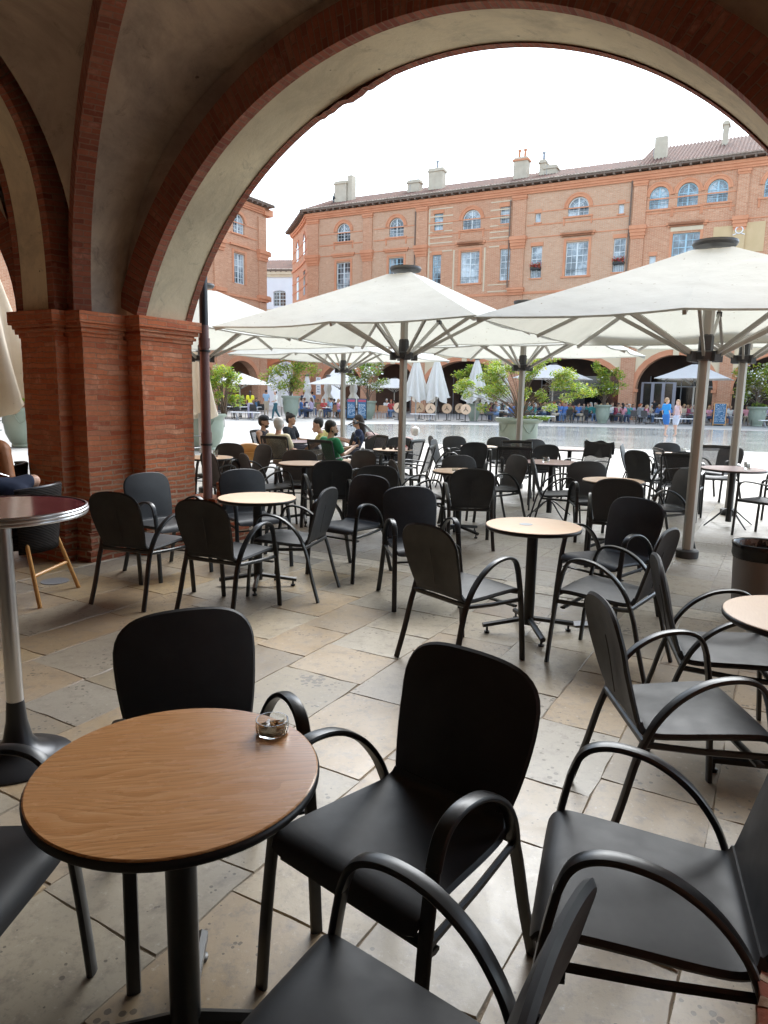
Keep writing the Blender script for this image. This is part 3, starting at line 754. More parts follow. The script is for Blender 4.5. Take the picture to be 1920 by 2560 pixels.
def archring(mb, fr, ul, ur, zt, rise, w, d, k=16, mi=0):
    A = arc_pts(ul, ur, zt, rise, k); E = arc_pts(ul-w, ur+w, zt+w, rise+w, k)
    for i in range(k):
        a, b, c, e = A[i], A[i+1], E[i+1], E[i]
        P = [fr(a[0],d,a[1]), fr(b[0],d,b[1]), fr(c[0],d,c[1]), fr(e[0],d,e[1])]
        mb.add(P, [(0,1,2,3)], mi, [[(0,i*.35),(0,(i+1)*.35),(w,(i+1)*.35),(w,i*.35)]])
        mb.add([P[0], P[1], fr(b[0],-.05,b[1]), fr(a[0],-.05,a[1])], [(0,1,2,3)], mi); mb.add([P[3], P[2], fr(c[0],0,c[1]), fr(e[0],0,e[1])], [(0,1,2,3)], mi)

# --- the long brick palace front ahead
HM = 18.5
main = empty('brick_palace', (-7.14, 70.30, 0), 0, 'long pink brick building with arcade and arched upper windows facing across the square', 'building')
def P_(mb, name, mat, parent=main, **k):
    if name in ('capital','stone_band','side_cornice','cornice','impost','rail','grey_shutters','dark_screen','screen_edge','pilaster','arcade_inside'):
        for q in mb.split(): r = q.build(name, mat, parent, **k)
        return r
    return mb.build(name, mat, parent, **k)
angM = math.atan2(-.46995, .88268)
fm = frame_fn((0,0,0), angM)      # local to the Empty, which stands at the corner of the front
UE = 46
ops_up = []
WIN = [ # ul, ur, zb, zt, rise, blue, cols, rows
 (2.53,4.0,15.73,17.35,.73,'w',2,3),(8.07,9.56,15.67,17.31,.74,'w',2,3),(12.53,13.37,15.85,17.25,0,'b',1,3),(15.2,16.84,15.68,17.27,.8,'w',2,2),(18.55,19.37,15.86,17.2,0,'w',1,3),
 (21.55,22.0,15.68,16.4,0,'w',1,1),(24.19,25.83,15.89,17.33,.8,'w',2,2),(28.1,28.5,15.72,16.42,0,'w',1,1),
 (30.33,31.69,15.78,17.39,.68,'b',2,3),(32.3,33.7,15.8,17.44,.7,'b',2,3),(34.32,35.68,15.85,17.44,.68,'b',2,3),(38.0,39.4,15.85,17.44,.7,'b',2,3),(40.1,41.5,15.85,17.44,.7,'b',2,3),
 (2.51,4.04,11.42,13.86,0,'w',2,5),(8.11,9.62,11.42,13.85,0,'b',2,5),(12.46,13.29,11.34,13.82,0,'b',1,5),(15.14,16.86,11.25,13.85,0,'w',2,5),(18.69,19.56,11.3,13.85,0,'w',1,5),
 (21.36,22.27,11.33,13.85,0,'w',1,5),(24.21,25.98,11.33,13.93,0,'w',2,5),(27.92,28.83,11.4,13.93,0,'w',1,5),(32.18,34.06,11.4,13.91,0,'b',2,5),(30.63,31.09,11.7,12.42,0,'w',1,1),
 (3.0,4.0,7.2,9.2,0,'w',2,4),(8.3,9.3,7.2,9.2,0,'w',2,4),(15.3,16.7,7.2,9.2,0,'w',2,4),(24.3,25.8,7.2,9.2,0,'w',2,4),(32.3,33.8,7.2,9.2,0,'w',2,4)]
ARC = [(.85,5.45,4.42,2.0),(6.5,11.1,4.5,2.0),(12.15,19.6,4.7,2.3),(20.9,29.2,4.85,2.4),(30.35,35.9,5.05,2.6),(37.2,43.4,5.0,2.6)]
bays = [(-.8,10.8,'fbrick_pale'),(10.8,19.6,'fbrick'),(19.6,29.1,'fbrick_pale'),(29.1,UE,'fbrick')]
wops = [(a,b,c,d,r) for a,b,c,d,r,*_ in WIN]
for u0, u1, mt in bays:
    wm = MB(); wall(wm, fm, u0, u1, 5.9, HM, [o for o in wops if u0 <= o[0] and o[1] <= u1], .22)
    P_(wm, 'wall', M[mt])
aw = MB(); wall(aw, fm, -.8, UE, 0, 5.9, [(a,b,0,z,r) for a,b,z,r in ARC], .9); P_(aw, 'arcade_wall', M['fbrick'])
cr = MB()
for a, b, z, r in ARC[2:]:    # rendered spandrels
    pass
for i, (a, b, z, r) in enumerate(ARC):
    rg = MB(); archring(rg, fm, a, b, z, r, .42, .08); archring(rg, fm, a, b, z, r, .20, .13); P_(rg, 'arch_ring', M['ftrim'])
    if i >= 1:
        sp = MB(); A = arc_pts(a-.42, b+.42, z+.42, r+.42); zt = 5.75
        for k in range(len(A)-1): sp.add([fm(A[k][0],.02,A[k][1]), fm(A[k+1][0],.02,A[k+1][1]), fm(A[k+1][0],.02,zt), fm(A[k][0],.02,zt)], [(0,1,2,3)])
        P_(sp, 'rendered_spandrel', M['cream'])
        ks = MB(); fbox(ks, fm, (a+b)/2-.22, (a+b)/2+.22, .0, .2, z-.05, z+.62); P_(ks, 'keystone', M['cream'])
im = MB()   # impost mouldings
for a, b, z, r in ARC:
    for q0, q1 in ((a-.25, a+.12), (b-.12, b+.25)): fbox(im, fm, q0, q1, -.6, .12, z-r-.25, z-r-.02)
P_(im, 'impost', M['ftrim'])
# pilasters: shaft, capital, upper shaft
for u0, u1 in ((-.8,.59),(5.36,6.46),(10.8,12.0),(19.6,20.85),(29.1,30.2),(36.2,37.1),(43.6,44.6)):
    pl = MB(); fbox(pl, fm, u0+.08, u1-.08, -.05, .16, 10.6, 13.75); fbox(pl, fm, u0+.08, u1-.08, -.05, .16, 14.7, 17.55); fbox(pl, fm, u0+.05, u1-.05, -.05, .13, 5.9, 10.1)
    fbox(pl, fm, u0, u1, -.05, .14, 0, 5.6); P_(pl, 'pilaster', M['fbrick'])
    cp = MB()
    for k, (za, zb_, o_) in enumerate(((13.75,13.95,.05),(13.95,14.2,.12),(14.2,14.42,.19),(14.42,14.7,.26),(10.05,10.25,.1),(10.25,10.45,.2),(10.45,10.62,.28),(17.55,17.7,.06),(17.7,17.88,.12))):
        fbox(cp, fm, u0+.08-o_*.6, u1-.08+o_*.6, -.05, .16+o_, za, zb_)
    P_(cp, 'capital', M['ftrim'])
co = MB()   # string courses and the crowning cornice
for za, zb_, o_ in ((5.75,5.95,.2),(5.95,6.1,.3),(10.1,10.28,.06),(14.5,14.58,.04),(17.95,18.1,.14),(18.1,18.28,.22),(18.28,18.5,.30)):
    fbox(co, fm, -.8-o_*.3, UE, 0, o_, za, zb_)
for u0, u1 in ((.6,5.3),(6.5,10.8),(12.0,19.5),(20.9,29.0),(30.2,36.2)): 
    for zz in (15.45, 16.45): fbox(co, fm, u0, u1, 0, .035, zz, zz+.09)
P_(co, 'cornice', M['ftrim'])
for a, b, c, d, r, col, cc, rw in WIN:
    o = window(fm, main, a, b, c, d, r, M['wfb' if col == 'b' else 'wfw'], cc, rw)
    s_ = MB()
    if r:
        archring(s_, fm, a, b, d, r, .22, .07, 12); archring(s_, fm, a-.22, b+.22, d+.22, r+.22, .10, .11, 12)
        fbox(s_, fm, a-.35, b+.35, 0, .10, c-.12, c); fbox(s_, fm, a-.32, a-.2, 0, .06, c-.65, c-.12); fbox(s_, fm, b+.2, b+.32, 0, .06, c-.65, c-.12)
    elif b-a > 1.2:
        fbox(s_, fm, a-.2, a, 0, .06, c, d+.12); fbox(s_, fm, b, b+.2, 0, .06, c, d+.12); fbox(s_, fm, a-.2, b+.2, 0, .062, d+.12, d+.3)
        fbox(s_, fm, a-.5, b+.5, 0, .20, 14.5, 14.66); fbox(s_, fm, a-.4, b+.4, 0, .12, 14.36, 14.5); fbox(s_, fm, a-.3, b+.3, 0, .1, c-.14, c)
    else: fbox(s_, fm, a-.08, b+.08, 0, .05, d, d+.3); fbox(s_, fm, a-.1, b+.1, 0, .08, c-.1, c)
    for t_ in s_.split(): x = t_.build('window_surround', M['ftrim'], main)
    if r or (b-a > 1.5):
        rl = MB()
        for q in range(2): rl.tube(fm(a,-.02,c+.35+.15*q), fm(b,-.02,c+.35+.15*q), .014, k=4)
        x = rl.build('rail', M['iron']); x.parent = main
# cream stone bands and quoins of the third bay
sb = MB()
for za, zb_ in ((17.58,17.68),(16.95,17.05),(16.3,16.4),(15.7,15.8),(15.2,15.3),(14.75,14.85),(14.05,14.15),(10.95,11.05),(10.4,10.5)):
    fbox(sb, fm, 12.02, 14.3, 0, .028, za, zb_); fbox(sb, fm, 17.7, 19.5, 0, .028, za, zb_)
for u in (12.02, 14.42, 17.25): fbox(sb, fm, u, u+.14, 0, .024, 10.5, 14.1 if u != 12.02 else 17.7)
P_(sb, 'stone_band', M['stone_pale'])
x = MB(); fbox(x, fm, 32.0, 34.25, 0, .07, 14.05, 14.42); P_(x, 'stone_lintel', M['stone_pale'])
sdl = MB(); fbox(sdl, fm, 34.95, 36.25, 0, .05, 12.2, 14.12); fbox(sdl, fm, 36.25, 37.05, .1, .2, 12.2, 14.15); fbox(sdl, fm, 37.05, 38.3, 0, .05, 12.2, 14.25)
o = P_(sdl, 'sundial_panel', M['gold'])
em = MB()
for k in range(14):
    a = 2*PI*k/14; em.tube(fm(36.65+.24*math.cos(a), .23, 13.75+.24*math.sin(a)), fm(36.65+.24*math.cos(a+2*PI/14), .23, 13.75+.24*math.sin(a+2*PI/14)), .045, k=5)
for sx in (-.28,.28): em.tube(fm(36.65+sx*.6,.23,13.5), fm(36.65+sx*1.4,.23,13.42), .04, k=5)
x = em.build('emblem', M['white']); x.parent = o
for q, (u, z0, z1) in enumerate(((10.75,6,17.6),(19.45,10.7,17.6),(29.0,6,18.0))):
    x = MB(); x.tube(fm(u, .12, z0), fm(u, .12, z1), .055, k=6); P_(x, 'drainpipe', M['darkwood'], smooth=True)
# flower boxes
for u0, u1 in ((21.36,22.27),(27.92,28.83)):
    fb = MB(); fbox(fb, fm, u0+.02, u1-.02, -.1, .18, 12.0, 12.15); o = P_(fb, 'flower_box', M['iron'])
    fl = MB(); rr = random.Random(3)
    for k in range(130):
        c = fm(rr.uniform(u0, u1), rr.uniform(0,.28), rr.gauss(12.32,.11)); a = Vector([rr.gauss(0,1) for _ in range(3)]).normalized()*.07; b = a.orthogonal().normalized()*.06
        fl.add([c-a, c+b, c+a, c-b], [(0,1,2,3)], 0 if rr.random() < .7 else 1)
    x = fl.build('geraniums', [M['redpetal'], M['leaf2']]); x.parent = o
    rl = MB()
    for k in range(7): u = u0+.05+(u1-u0-.1)*k/6; rl.tube(fm(u,.05,11.35), fm(u,.05,12.0), .012, k=4)
    P_(rl, 'balcony_rail', M['iron'])
# the return up the side street (convex corner, then back)
kk = MB(); fs = frame_fn(fm(-.8,0,0), angM + R_(100) + PI)   # u runs away from the corner
def fside(u, d, z):   # gently concave flank going back and left
    x = fm(-.8,0,0) + Vector((-.215*u - .008*u*u, .97*u, 0)); nrm = Vector((-.93,-.36,0)); return x + nrm*d + Vector((0,0,z))
sops = [(5.6,6.7,15.2,17.3,.55),(5.6,6.7,11.2,13.8,.0),(12.0,13.2,15.2,17.3,.6),(12,13.2,11.2,13.8,0)]
cuts = [0,2.5,5,7.5,10,12.6,15,18]
sm_ = MB()
for i in range(18):
    u0, u1 = i*.5+.0, (i+1)*.5+.1*(i==17); sm_.add([fside(u0,0,0), fside(u1,0,0), fside(u1,0,HM), fside(u0,0,HM)], [(0,1,2,3)])
e_ = fside(9.1,0,0); sm_.add([e_, e_+Vector((-1.6,14,0)), e_+Vector((-1.6,14,HM)), e_+Vector((0,0,HM))], [(0,1,2,3)]); P_(sm_, 'side_wall', M['fbrick'])
for u in (2.4, 6.4):
    for (c, d, r) in ((15.3,17.3,.55),(11.4,13.7,.0)):
        w2 = MB(); A = arc_pts(u-.5, u+.5, d, r or .01, 10); w2.add([fside(u-.5,.03,c)]+[fside(a,.03,z) for a, z in A]+[fside(u+.5,.03,c)], [tuple(range(len(A)+2))]); P_(w2, 'side_window', M['dark_glass'])
        rg = MB(); archring(rg, fside, u-.5, u+.5, d, r or .01, .2, .08, 10); P_(rg, 'side_window_ring', M['ftrim'])
sc_ = MB()
for za, zb_, o_ in ((10.1,10.3,.1),(14.5,14.7,.12),(15.45,15.53,.05),(16.45,16.53,.05),(13.2,13.3,.05),(12.2,12.3,.05),(18.1,18.28,.2),(18.28,18.5,.3)):
    for i in range(9): fbox(sc_, fside, i, i+1+.1*(i==8), 0, o_, za, zb_)
P_(sc_, 'side_cornice', M['ftrim'])
# roofs: tiles as real corrugation, eaves row sticking out
def tile_roof(name, fr, u0, u1, depth, pitch, z0, over, parent, uback=None, step=.26):
    rf = MB(); n = int((u1-u0)/step); k = 6
    def fn(a, b):
        u = u0+(u1-u0)*a; y = -depth*b + over*(1-b) ; 
        ph = (a*n) % 1.0; z = z0 + (over+depth)*b*math.tan(pitch) + .06*math.sin(2*PI*ph) + .02*mnoise.noise(Vector((u*2, b*12, 0)))
        return fr(u, y, z)
    rf.grid(fn, n*k, 10); o = rf.build(name, M['tile']); o.parent = parent
    ea = MB()
    for i in range(n):
        c = u0 + (i+.25)*(u1-u0)/n
        pr = [(math.cos(PI*q/5)*.115, math.sin(PI*q/5)*.12) for q in range(6)]
        ea.add([fr(c+p[0], over+.03, z0-.02+p[1]) for p in pr] + [fr(c+p[0], over-.5, z0+.10+p[1]) for p in pr], [tuple(range(6))] + [(q, q+6, q+7, q+1) for q in range(5)], 0)
        ea.add([fr(c+.13+p[0]*.8, over-.02, z0-.04-p[1]*.4) for p in pr] + [fr(c+.13+p[0]*.8, over-.5, z0+.07-p[1]*.4) for p in pr], [tuple(range(6))] + [(q, q+6, q+7, q+1) for q in range(5)], 0)
    o2 = ea.build('eaves_tiles', M['tile_e']); o2.parent = o
    so = MB(); fbox(so, fr, u0, u1, -.4, over-.02, z0-.16, z0+.04)
    for i in range(int((u1-u0)/.7)): fbox(so, fr, u0+.7*i+.2, u0+.7*i+.34, 0, over-.05, z0-.30, z0-.161)
    o3 = so.build('eaves_boards', M['darkwood']); o3.parent = o
    return o
tile_roof('roof', fm, -1.3, 29.3, 5, R_(21.5), HM+.30, .65, main)
tile_roof('roof', fm, 29.3, UE, 6.4, R_(25.5), HM+.30, .65, main)
tile_roof('roof', fside, -.2, 9.6, 4, R_(17), HM+.30, .7, main)
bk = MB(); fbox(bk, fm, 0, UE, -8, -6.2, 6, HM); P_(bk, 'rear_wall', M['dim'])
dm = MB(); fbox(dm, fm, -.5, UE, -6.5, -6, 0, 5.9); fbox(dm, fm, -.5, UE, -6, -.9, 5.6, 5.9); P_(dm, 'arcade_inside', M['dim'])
for i, (a, b, z, r) in enumerate(ARC):      # shopfronts in the shade of the arcade
    if i == 0: continue
    s_ = MB(); fbox(s_, fm, a+.3, b-.3, -5.95, -5.85, .4, 3.6); o = P_(s_, 'shopfront', M['dark_glass'])
    f_ = MB()
    for k in range(5): u = a+.3+(b-a-.6)*k/4; fbox(f_, fm, u-.04, u+.04, -5.85, -5.78, 0, 3.6)
    fbox(f_, fm, a+.3, b-.3, -5.85, -5.78, 2.7, 2.8); x = f_.build('shopfront_frame', M['grey']); x.parent = o
x = MB(); fbox(x, fm, 30.6, 33.2, -1.3, -1.2, .4, 3.0); o = P_(x, 'grey_shutters', M['shutter'])
x = MB()
for k in range(3): fbox(x, fm, 30.8+.8*k, 31.35+.8*k, -1.19, -1.16, .7, 2.9)
y = x.build('shutter_panels', M['dark_glass']); y.parent = o
x = MB(); fbox(x, fm, 23.2, 26.2, -1.2, -1.12, 1.0, 2.5); P_(x, 'dark_screen', M['dark_glass'])
x = MB(); fbox(x, fm, 23.15, 26.25, -1.21, -1.14, 2.5, 2.54); fbox(x, fm, 23.15, 26.25, -1.21, -1.14, .96, 1.0); P_(x, 'screen_edge', M['white'])
# chimneys
def chimney(u, back, w_, z0, z1, pots=0, pot_m='chim', cap=True):
    c = MB(); fbox(c, fm, u-w_/2, u+w_/2, -back-.8, -back, z0, z1); 
    o = P_(c, 'chimney', M['chim'], bevel=.02)
    if cap: k = MB(); fbox(k, fm, u-w_/2-.09, u+w_/2+.09, -back-.9, -back+.09, z1-.3, z1-.16); fbox(k, fm, u-w_/2-.12, u+w_/2+.12, -back-.9, -back+.09, z0+.35, z0+.5); x = k.build('chimney_cap', M['ftrim'] if pots == 2 else M['chim']); x.parent = o
    for q in range(pots):
        k = MB(); uu = u + (q-(pots-1)/2)*.5; p = fm(uu, -back-.4, z1); k.lathe([(.13,0),(.11,.55),(.15,.56),(.15,.7)], 8, c=p); x = k.build('chimney_pot', M['ftrim'] if pots == 2 else M['grey'], smooth=True); x.parent = o
chimney(1.6, 2.0, 1.3, HM+.5, HM+3.30); chimney(2.55, 2.2, .5, HM+.5, HM+3.75, cap=False); chimney(9.2, 2.4, 1.2, HM+.6, HM+2.60); chimney(11.6, 2.0, 1.4, HM+.6, HM+3.20, 1)
chimney(19.5, 1.8, 1.2, HM+.5, HM+3.00, 2); chimney(21.2, 2.4, .55, HM+.6, HM+2.75, 1); chimney(21.9, 2.4, 1.0, HM+.6, HM+2.25); chimney(30.6, 1.6, .9, HM+.6, HM+2.95, cap=False); chimney(34.9, 3.6, .4, HM+1.5, HM+4.05)
for (u, z1, k) in ((8.9, HM+3.4, 6), (21.6, HM+4.05, 5), (30.0, HM+7.0, 6)):     # aerials
    a = MB(); a.tube(fm(u,-2.4,HM+.8), fm(u,-2.4,z1), .025, k=4)
    for q in range(k): a.tube(fm(u-.35+.12*q,-2.4-.3,z1-.25+.1*q), fm(u-.35+.12*q,-2.4+.3,z1-.25+.1*q), .015, k=4)
    a.tube(fm(u-.6,-2.4,z1-.45), fm(u+.5,-2.4,z1+.45), .02, k=4)
    P_(a, 'aerial', M['grey'])
sn = MB()
p = fm(.9,-2.2,HM+1.2); sn.lathe([(.05,0),(.22,.02),(.2,.5),(.3,.52),(.04,1.3)], 8, c=p); P_(sn, 'roof_finial', M['iron'], smooth=True)

# --- the building closing the left side of the square
left = empty('corner_house', (-11.55, 69.05, 0), 0, 'pink brick arcaded building on the left side of the square, beyond the parasols', 'building')
fl0 = frame_fn((0,0,0), math.atan2(.868, .497))   # u>0 goes away from us; the front runs towards negative u
fl = lambda u, d, z: fl0(-62+u, d, z)              # u = 62 at the far corner
lop = []
LW = []
for k in range(10):
    u = 58.2 - 5.9*k; LW += [(u-.75,u+.75,15.6,17.3,.72), (u-.75,u+.75,11.3,13.9,0)]
LA = [(60.9-5.9*k-4.9, 60.9-5.9*k-.3, 4.5, 2.2) for k in range(10)]
q = MB(); wall(q, fl, 1, 62, 5.9, HM, LW, .22); q.build('wall', M['fbrick'], left)
q = MB(); wall(q, fl, 1, 62, 0, 5.9, [(a,b,0,z,r) for a,b,z,r in LA], .8); q.build('arcade_wall', M['fbrick'], left)
for i, (a, b, z, r) in enumerate(LA): q = MB(); archring(q, fl, a, b, z, r, .42, .08); q.build('arch_ring', M['ftrim'], left)
for i, (a, b, c, d, r) in enumerate(LW): 
    window(fl, left, a, b, c, d, r, M['wfw'], 2, 5 if not r else 3)
    q = MB()
    if r: archring(q, fl, a, b, d, r, .25, .09, 12); fbox(q, fl, a-.35, b+.35, 0, .1, c-.12, c)
    else: fbox(q, fl, a-.2, a, 0, .06, c, d+.12); fbox(q, fl, b, b+.2, 0, .06, c, d+.12); fbox(q, fl, a-.2, b+.2, 0, .062, d+.12, d+.3); fbox(q, fl, a-.5, b+.5, 0, .18, 14.5, 14.66)
    [t_.build('window_surround', M['ftrim'], left) for t_ in q.split()]
q = MB()
for k in range(11):
    u = 61.3-5.9*k; fbox(q, fl, u-.55, u+.55, 0, .16, 10.6, 13.75); fbox(q, fl, u-.55, u+.55, 0, .16, 14.7, 17.6); fbox(q, fl, u-.5, u+.5, 0, .15, 0, 10)
P_(q, 'pilaster', M['fbrick'], left)
q = MB()
for k in range(11):
    u = 61.3-5.9*k
    for za, zb_, o_ in ((13.75,14.0,.1),(14.0,14.35,.18),(14.35,14.7,.28),(10.05,10.3,.12),(10.3,10.62,.28)): fbox(q, fl, u-.55-o_*.6, u+.55+o_*.6, 0, .16+o_, za, zb_)
for za, zb_, o_ in ((5.75,5.95,.2),(5.95,6.1,.3),(10.1,10.28,.1),(14.5,14.6,.05),(16.45,16.54,.035),(15.45,15.54,.035),(17.95,18.1,.14),(18.1,18.28,.22),(18.28,18.5,.30)): fbox(q, fl, 1, 62+o_*.3, 0, o_, za, zb_)
P_(q, 'cornice', M['ftrim'], left)
tile_roof('roof', fl, 1, 62.5, 5, R_(17), HM+.3, .7, left)
q = MB(); q.add([fl(62,0,0), fl(62,-14,0), fl(62,-14,HM), fl(62,0,HM)], [(0,1,2,3)]); q.build('end_wall', M['fbrick'], left)
q = MB(); fbox(q, fl, 61.5, 62.7, -4, .3, 17.9, 18.5); fbox(q, fl, 61.5, 62.5, -4, .2, 14.3, 14.7); fbox(q, fl, 61.5, 62.45, -4, .2, 10.2, 10.6); [t_.build('end_cornice', M['ftrim'], left) for t_ in q.split()]
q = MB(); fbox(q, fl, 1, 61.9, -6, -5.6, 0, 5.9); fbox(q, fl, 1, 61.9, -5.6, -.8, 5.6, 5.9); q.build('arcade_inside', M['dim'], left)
# gateway arch over the street between the two
gw = empty('street_gateway', (-9.6, 70.9, 0), 0, 'brick archway over the street between the two pink buildings', 'archway')
fg = frame_fn((-2.1,.4,0), angM)
q = MB(); wall(q, fg, -1.5, 4.9, 0, 5.9, [(-.9, 4.2, 0, 4.75, 2.3)], .8); q.build('wall', M['fbrick'], gw)
q = MB(); archring(q, fg, -.9, 4.2, 4.75, 2.3, .42, .08); fbox(q, fg, -1.5, 4.9, 0, .25, 5.75, 6.05); q.build('arch_ring', M['ftrim'], gw)
# white house up the street
wh = empty('white_house', (-14.6, 96, 0), 0, 'pale white house seen down the street gap between the brick buildings', 'building')
fw = frame_fn((0,0,0), R_(-8)); fw2 = frame_fn(fw(6.0,0,0), R_(52))
q = MB(); wall(q, fw, -6, 6, 0, 17.4, [(-.6,1.1,13.0,15.0,.2),(-.6,1.1,8.5,10.7,.2)], .2); wall(q, fw2, 0, 7, 0, 17.4, [(1.4,2.6,12.8,15.0,.2),(1.4,2.6,8.5,10.7,.2)], .2); q.build('wall', M['white_r'], wh)
q = MB()
for f_, a, b in ((fw,-6,6),(fw2,0,7)):
    for za, zb_, o_ in ((11.6,11.85,.15),(16.7,17.0,.2),(17.0,17.4,.35),(12.5,12.6,.1)): fbox(q, f_, a, b, 0, o_, za, zb_)
P_(q, 'cornice', M['stone_pale'], wh)
window(fw, wh, -.6, 1.1, 13.0, 15.0, .2, M['wfw'], 2, 4, glass='dark_glass'); window(fw, wh, -.6, 1.1, 8.5, 10.7, .2, M['wfw'], 2, 4, glass='dark_glass')
window(fw2, wh, 1.4, 2.6, 12.8, 15.0, .2, M['wfb'], 2, 4, glass='dark_glass'); window(fw2, wh, 1.4, 2.6, 8.5, 10.7, .2, M['wfb'], 2, 4, glass='dark_glass')
tile_roof('roof', fw, -6, 6.1, 5, R_(22), 17.6, .5, wh); tile_roof('roof', fw2, -.1, 7, 5, R_(22), 17.6, .5, wh)
# wall lanterns on brackets
def lantern(p, lab):
    e = empty('wall_lantern', p, angM, lab, 'lamp', 'wall lanterns under the far arcade')
    a = MB(); a.sweep(catmull([(0,0,.25),(0,-.35,.42),(0,-.75,.38),(0,-.95,.3)], 5), .04, .04, Vector((1,0,0)), 5); a.sweep([(0,-.1,0),(0,-.28,.12),(0,-.2,.3),(0,-.08,.22)], .03, .03, Vector((1,0,0)), 5); a.build('bracket', M['iron'], e)
    b = MB(); b.lathe([(.07,-.62),(.16,-.2),(.2,-.18),(.06,-.02),(.03,.1)], 6, c=(0,-.95,.2)); b.build('lantern_body', M['grey'], e)
lantern(fm(-.2,0,4.9)+main.location, 'black iron wall lantern on the corner pilaster of the long brick building')
lantern(fm(11.4,0,5.1)+main.location, 'black iron wall lantern on the brick pier between the second and third arches')
# ------------------------------------------------------------------ parasols
def make_parasol(half=1.72, rim=2.36, top=3.20, hubz=2.06, detail=True):
    e = empty('parasol', (0,0,0))
    q = MB(); q.lathe([(.052,.03),(.052,top-.1)], 8 if not detail else 20, rad=(lambda a, z: 1+.06*math.cos(6*a)) if detail else None); q.build('pole', M['alu'], e, smooth=True, auto=30)
    q = MB(); q.lathe([(.105,0),(.11,.02),(.11,.075),(.095,.085),(.06,.09)], 20); q.build('base', M['aluk'], e, smooth=True)
    def zc(x, y):     # canopy height: pyramid with slightly hollow faces
        m_ = max(abs(x), abs(y))/half; a = math.atan2(y, x); k = abs(math.sin(4*a))
        return top - (top-rim)*(m_**.92) - .030*k*m_*(1-.2*m_) - (.05 if m_ > .999 else 0)*0
    dirs = []
    for k in range(8):
        a = PI/4*k; r = half*(math.sqrt(2) if k % 2 else 1); dirs.append((r*math.cos(a), r*math.sin(a)))
    c = MB()
    for k in range(8):
        d0, d1 = dirs[k], dirs[(k+1) % 8]
        def fn(u, v):
            rr = .10 + .90*u; x = (d0[0]*(1-v)+d1[0]*v)*rr; y = (d0[1]*(1-v)+d1[1]*v)*rr
            ins = .035*math.sin(PI*v)*u**3       # rim bows in between the ribs
            x *= 1-ins; y *= 1-ins
            return (x, y, zc(x/(1-ins), y/(1-ins)))
        c.grid(fn, 10 if detail else 4, 6 if detail else 2)
    o = c.build('canopy', M['canvas'] if detail else M['canvas_w'], e, smooth=True, auto=180)
    hem = MB()
    for k in range(8):
        d0, d1 = dirs[k], dirs[(k+1) % 8]; n = 6
        P = []
        for i in range(n+1):
            v = i/n; x = d0[0]*(1-v)+d1[0]*v; y = d0[1]*(1-v)+d1[1]*v; ins = .035*math.sin(PI*v); z = zc(x, y); P.append((x*(1-ins), y*(1-ins), z))
        for i in range(n): hem.add([P[i], P[i+1], (P[i+1][0]*.992, P[i+1][1]*.992, P[i+1][2]-.016), (P[i][0]*.992, P[i][1]*.992, P[i][2]-.016)], [(0,1,2,3)])
    x = hem.build('hem', M['canvas'] if detail else M['canvas_w']); x.parent = o
    q = MB(); q.lathe([(.19,top-.055),(.205,top-.03),(.20,top-.005),(.05,top+.01)], 20); q.build('top_cap', M['aluk'], e, smooth=True)
    q = MB(); q.lathe([(.075,hubz-.02),(.14,hubz-.01),(.15,hubz+.06),(.12,hubz+.075),(.07,hubz+.08),(.068,hubz+.22),(.055,hubz+.24)], 8)
    for k in range(4):
        a = PI/4+PI/2*k; q.box(-.035,.035,-.035,.035,hubz-.03,hubz+.07, lambda x,y,z,a=a: (math.cos(a)*(.145+x)-math.sin(a)*y, math.sin(a)*(.145+x)+math.cos(a)*y, z))
    q.build('hub', M['aluk'], e, smooth=True, auto=20)
    for k in range(8):
        d = dirs[k]; q = MB(); w_ = .032 if detail else .04
        pt = lambda t: Vector((d[0]*t, d[1]*t, zc(d[0]*t, d[1]*t) - .045))
        sd_ = Vector((-d[1], d[0], 0)).normalized()
        q.sweep([pt(t) for t in ((.1,.4,.7,.985) if detail else (.1,.98))], w_, .042, sd_, 4, p=6); rb = q.build('rib', M['alu'], e)
        q = MB(); f_ = .52 if k % 2 else .60
        a = Vector((d[0], d[1], 0)).normalized()*.12 + Vector((0,0,hubz+.03)); q.sweep([a, pt(f_)+Vector((0,0,-.015))], .03, .045, sd_, 4, p=6); q.build('strut', M['alu'], e)
        if detail:
            q = MB(); p_ = pt(f_); q.sweep([p_*1.0+Vector((-d[0]*.02,-d[1]*.02,-.02)), p_+Vector((d[0]*.02,d[1]*.02,-.02))], .06, .06, sd_, 4, p=6); x = q.build('rib_joint', M['aluk']); x.parent = rb
    return e
par0 = make_parasol()
GU = 'open square parasols over the terrace'
PAR = [((.22,9.35), 'large open cream parasol in the middle of the terrace, its pole nearest the picture centre', 1.0, 0),
 ((3.10,6.98), 'nearest open cream parasol, rust-specked canopy, thick pole with a dark foot', .962, 0),
 ((-2.85,11.05), 'open cream parasol half hidden behind the near brick pier', 1.0, 0),
 ((-.93,15.3), 'open parasol whose pole rises beside the woman with long dark hair', 1.0, 0),
 ((2.34,12.3), 'open parasol whose pole stands in front of the big planted pot with the spreading shrub', 1.0, 0),
 ((4.86,9.75), 'open parasol whose pole is just right of the dark-footed one', 1.03, 0),
 ((-5.9,13.2), 'open parasol seen as a thin white wedge through the far left arch', 1.0, 0)]
for i, ((x, y), lab, s_, a) in enumerate(PAR):
    o = par0 if i == 0 else copy_tree(par0)
    o.location = (x, y, 0); o.rotation_euler = (0, 0, PHI+a); o.scale = (1,1,s_); tag(o, lab, 'parasol', GU)
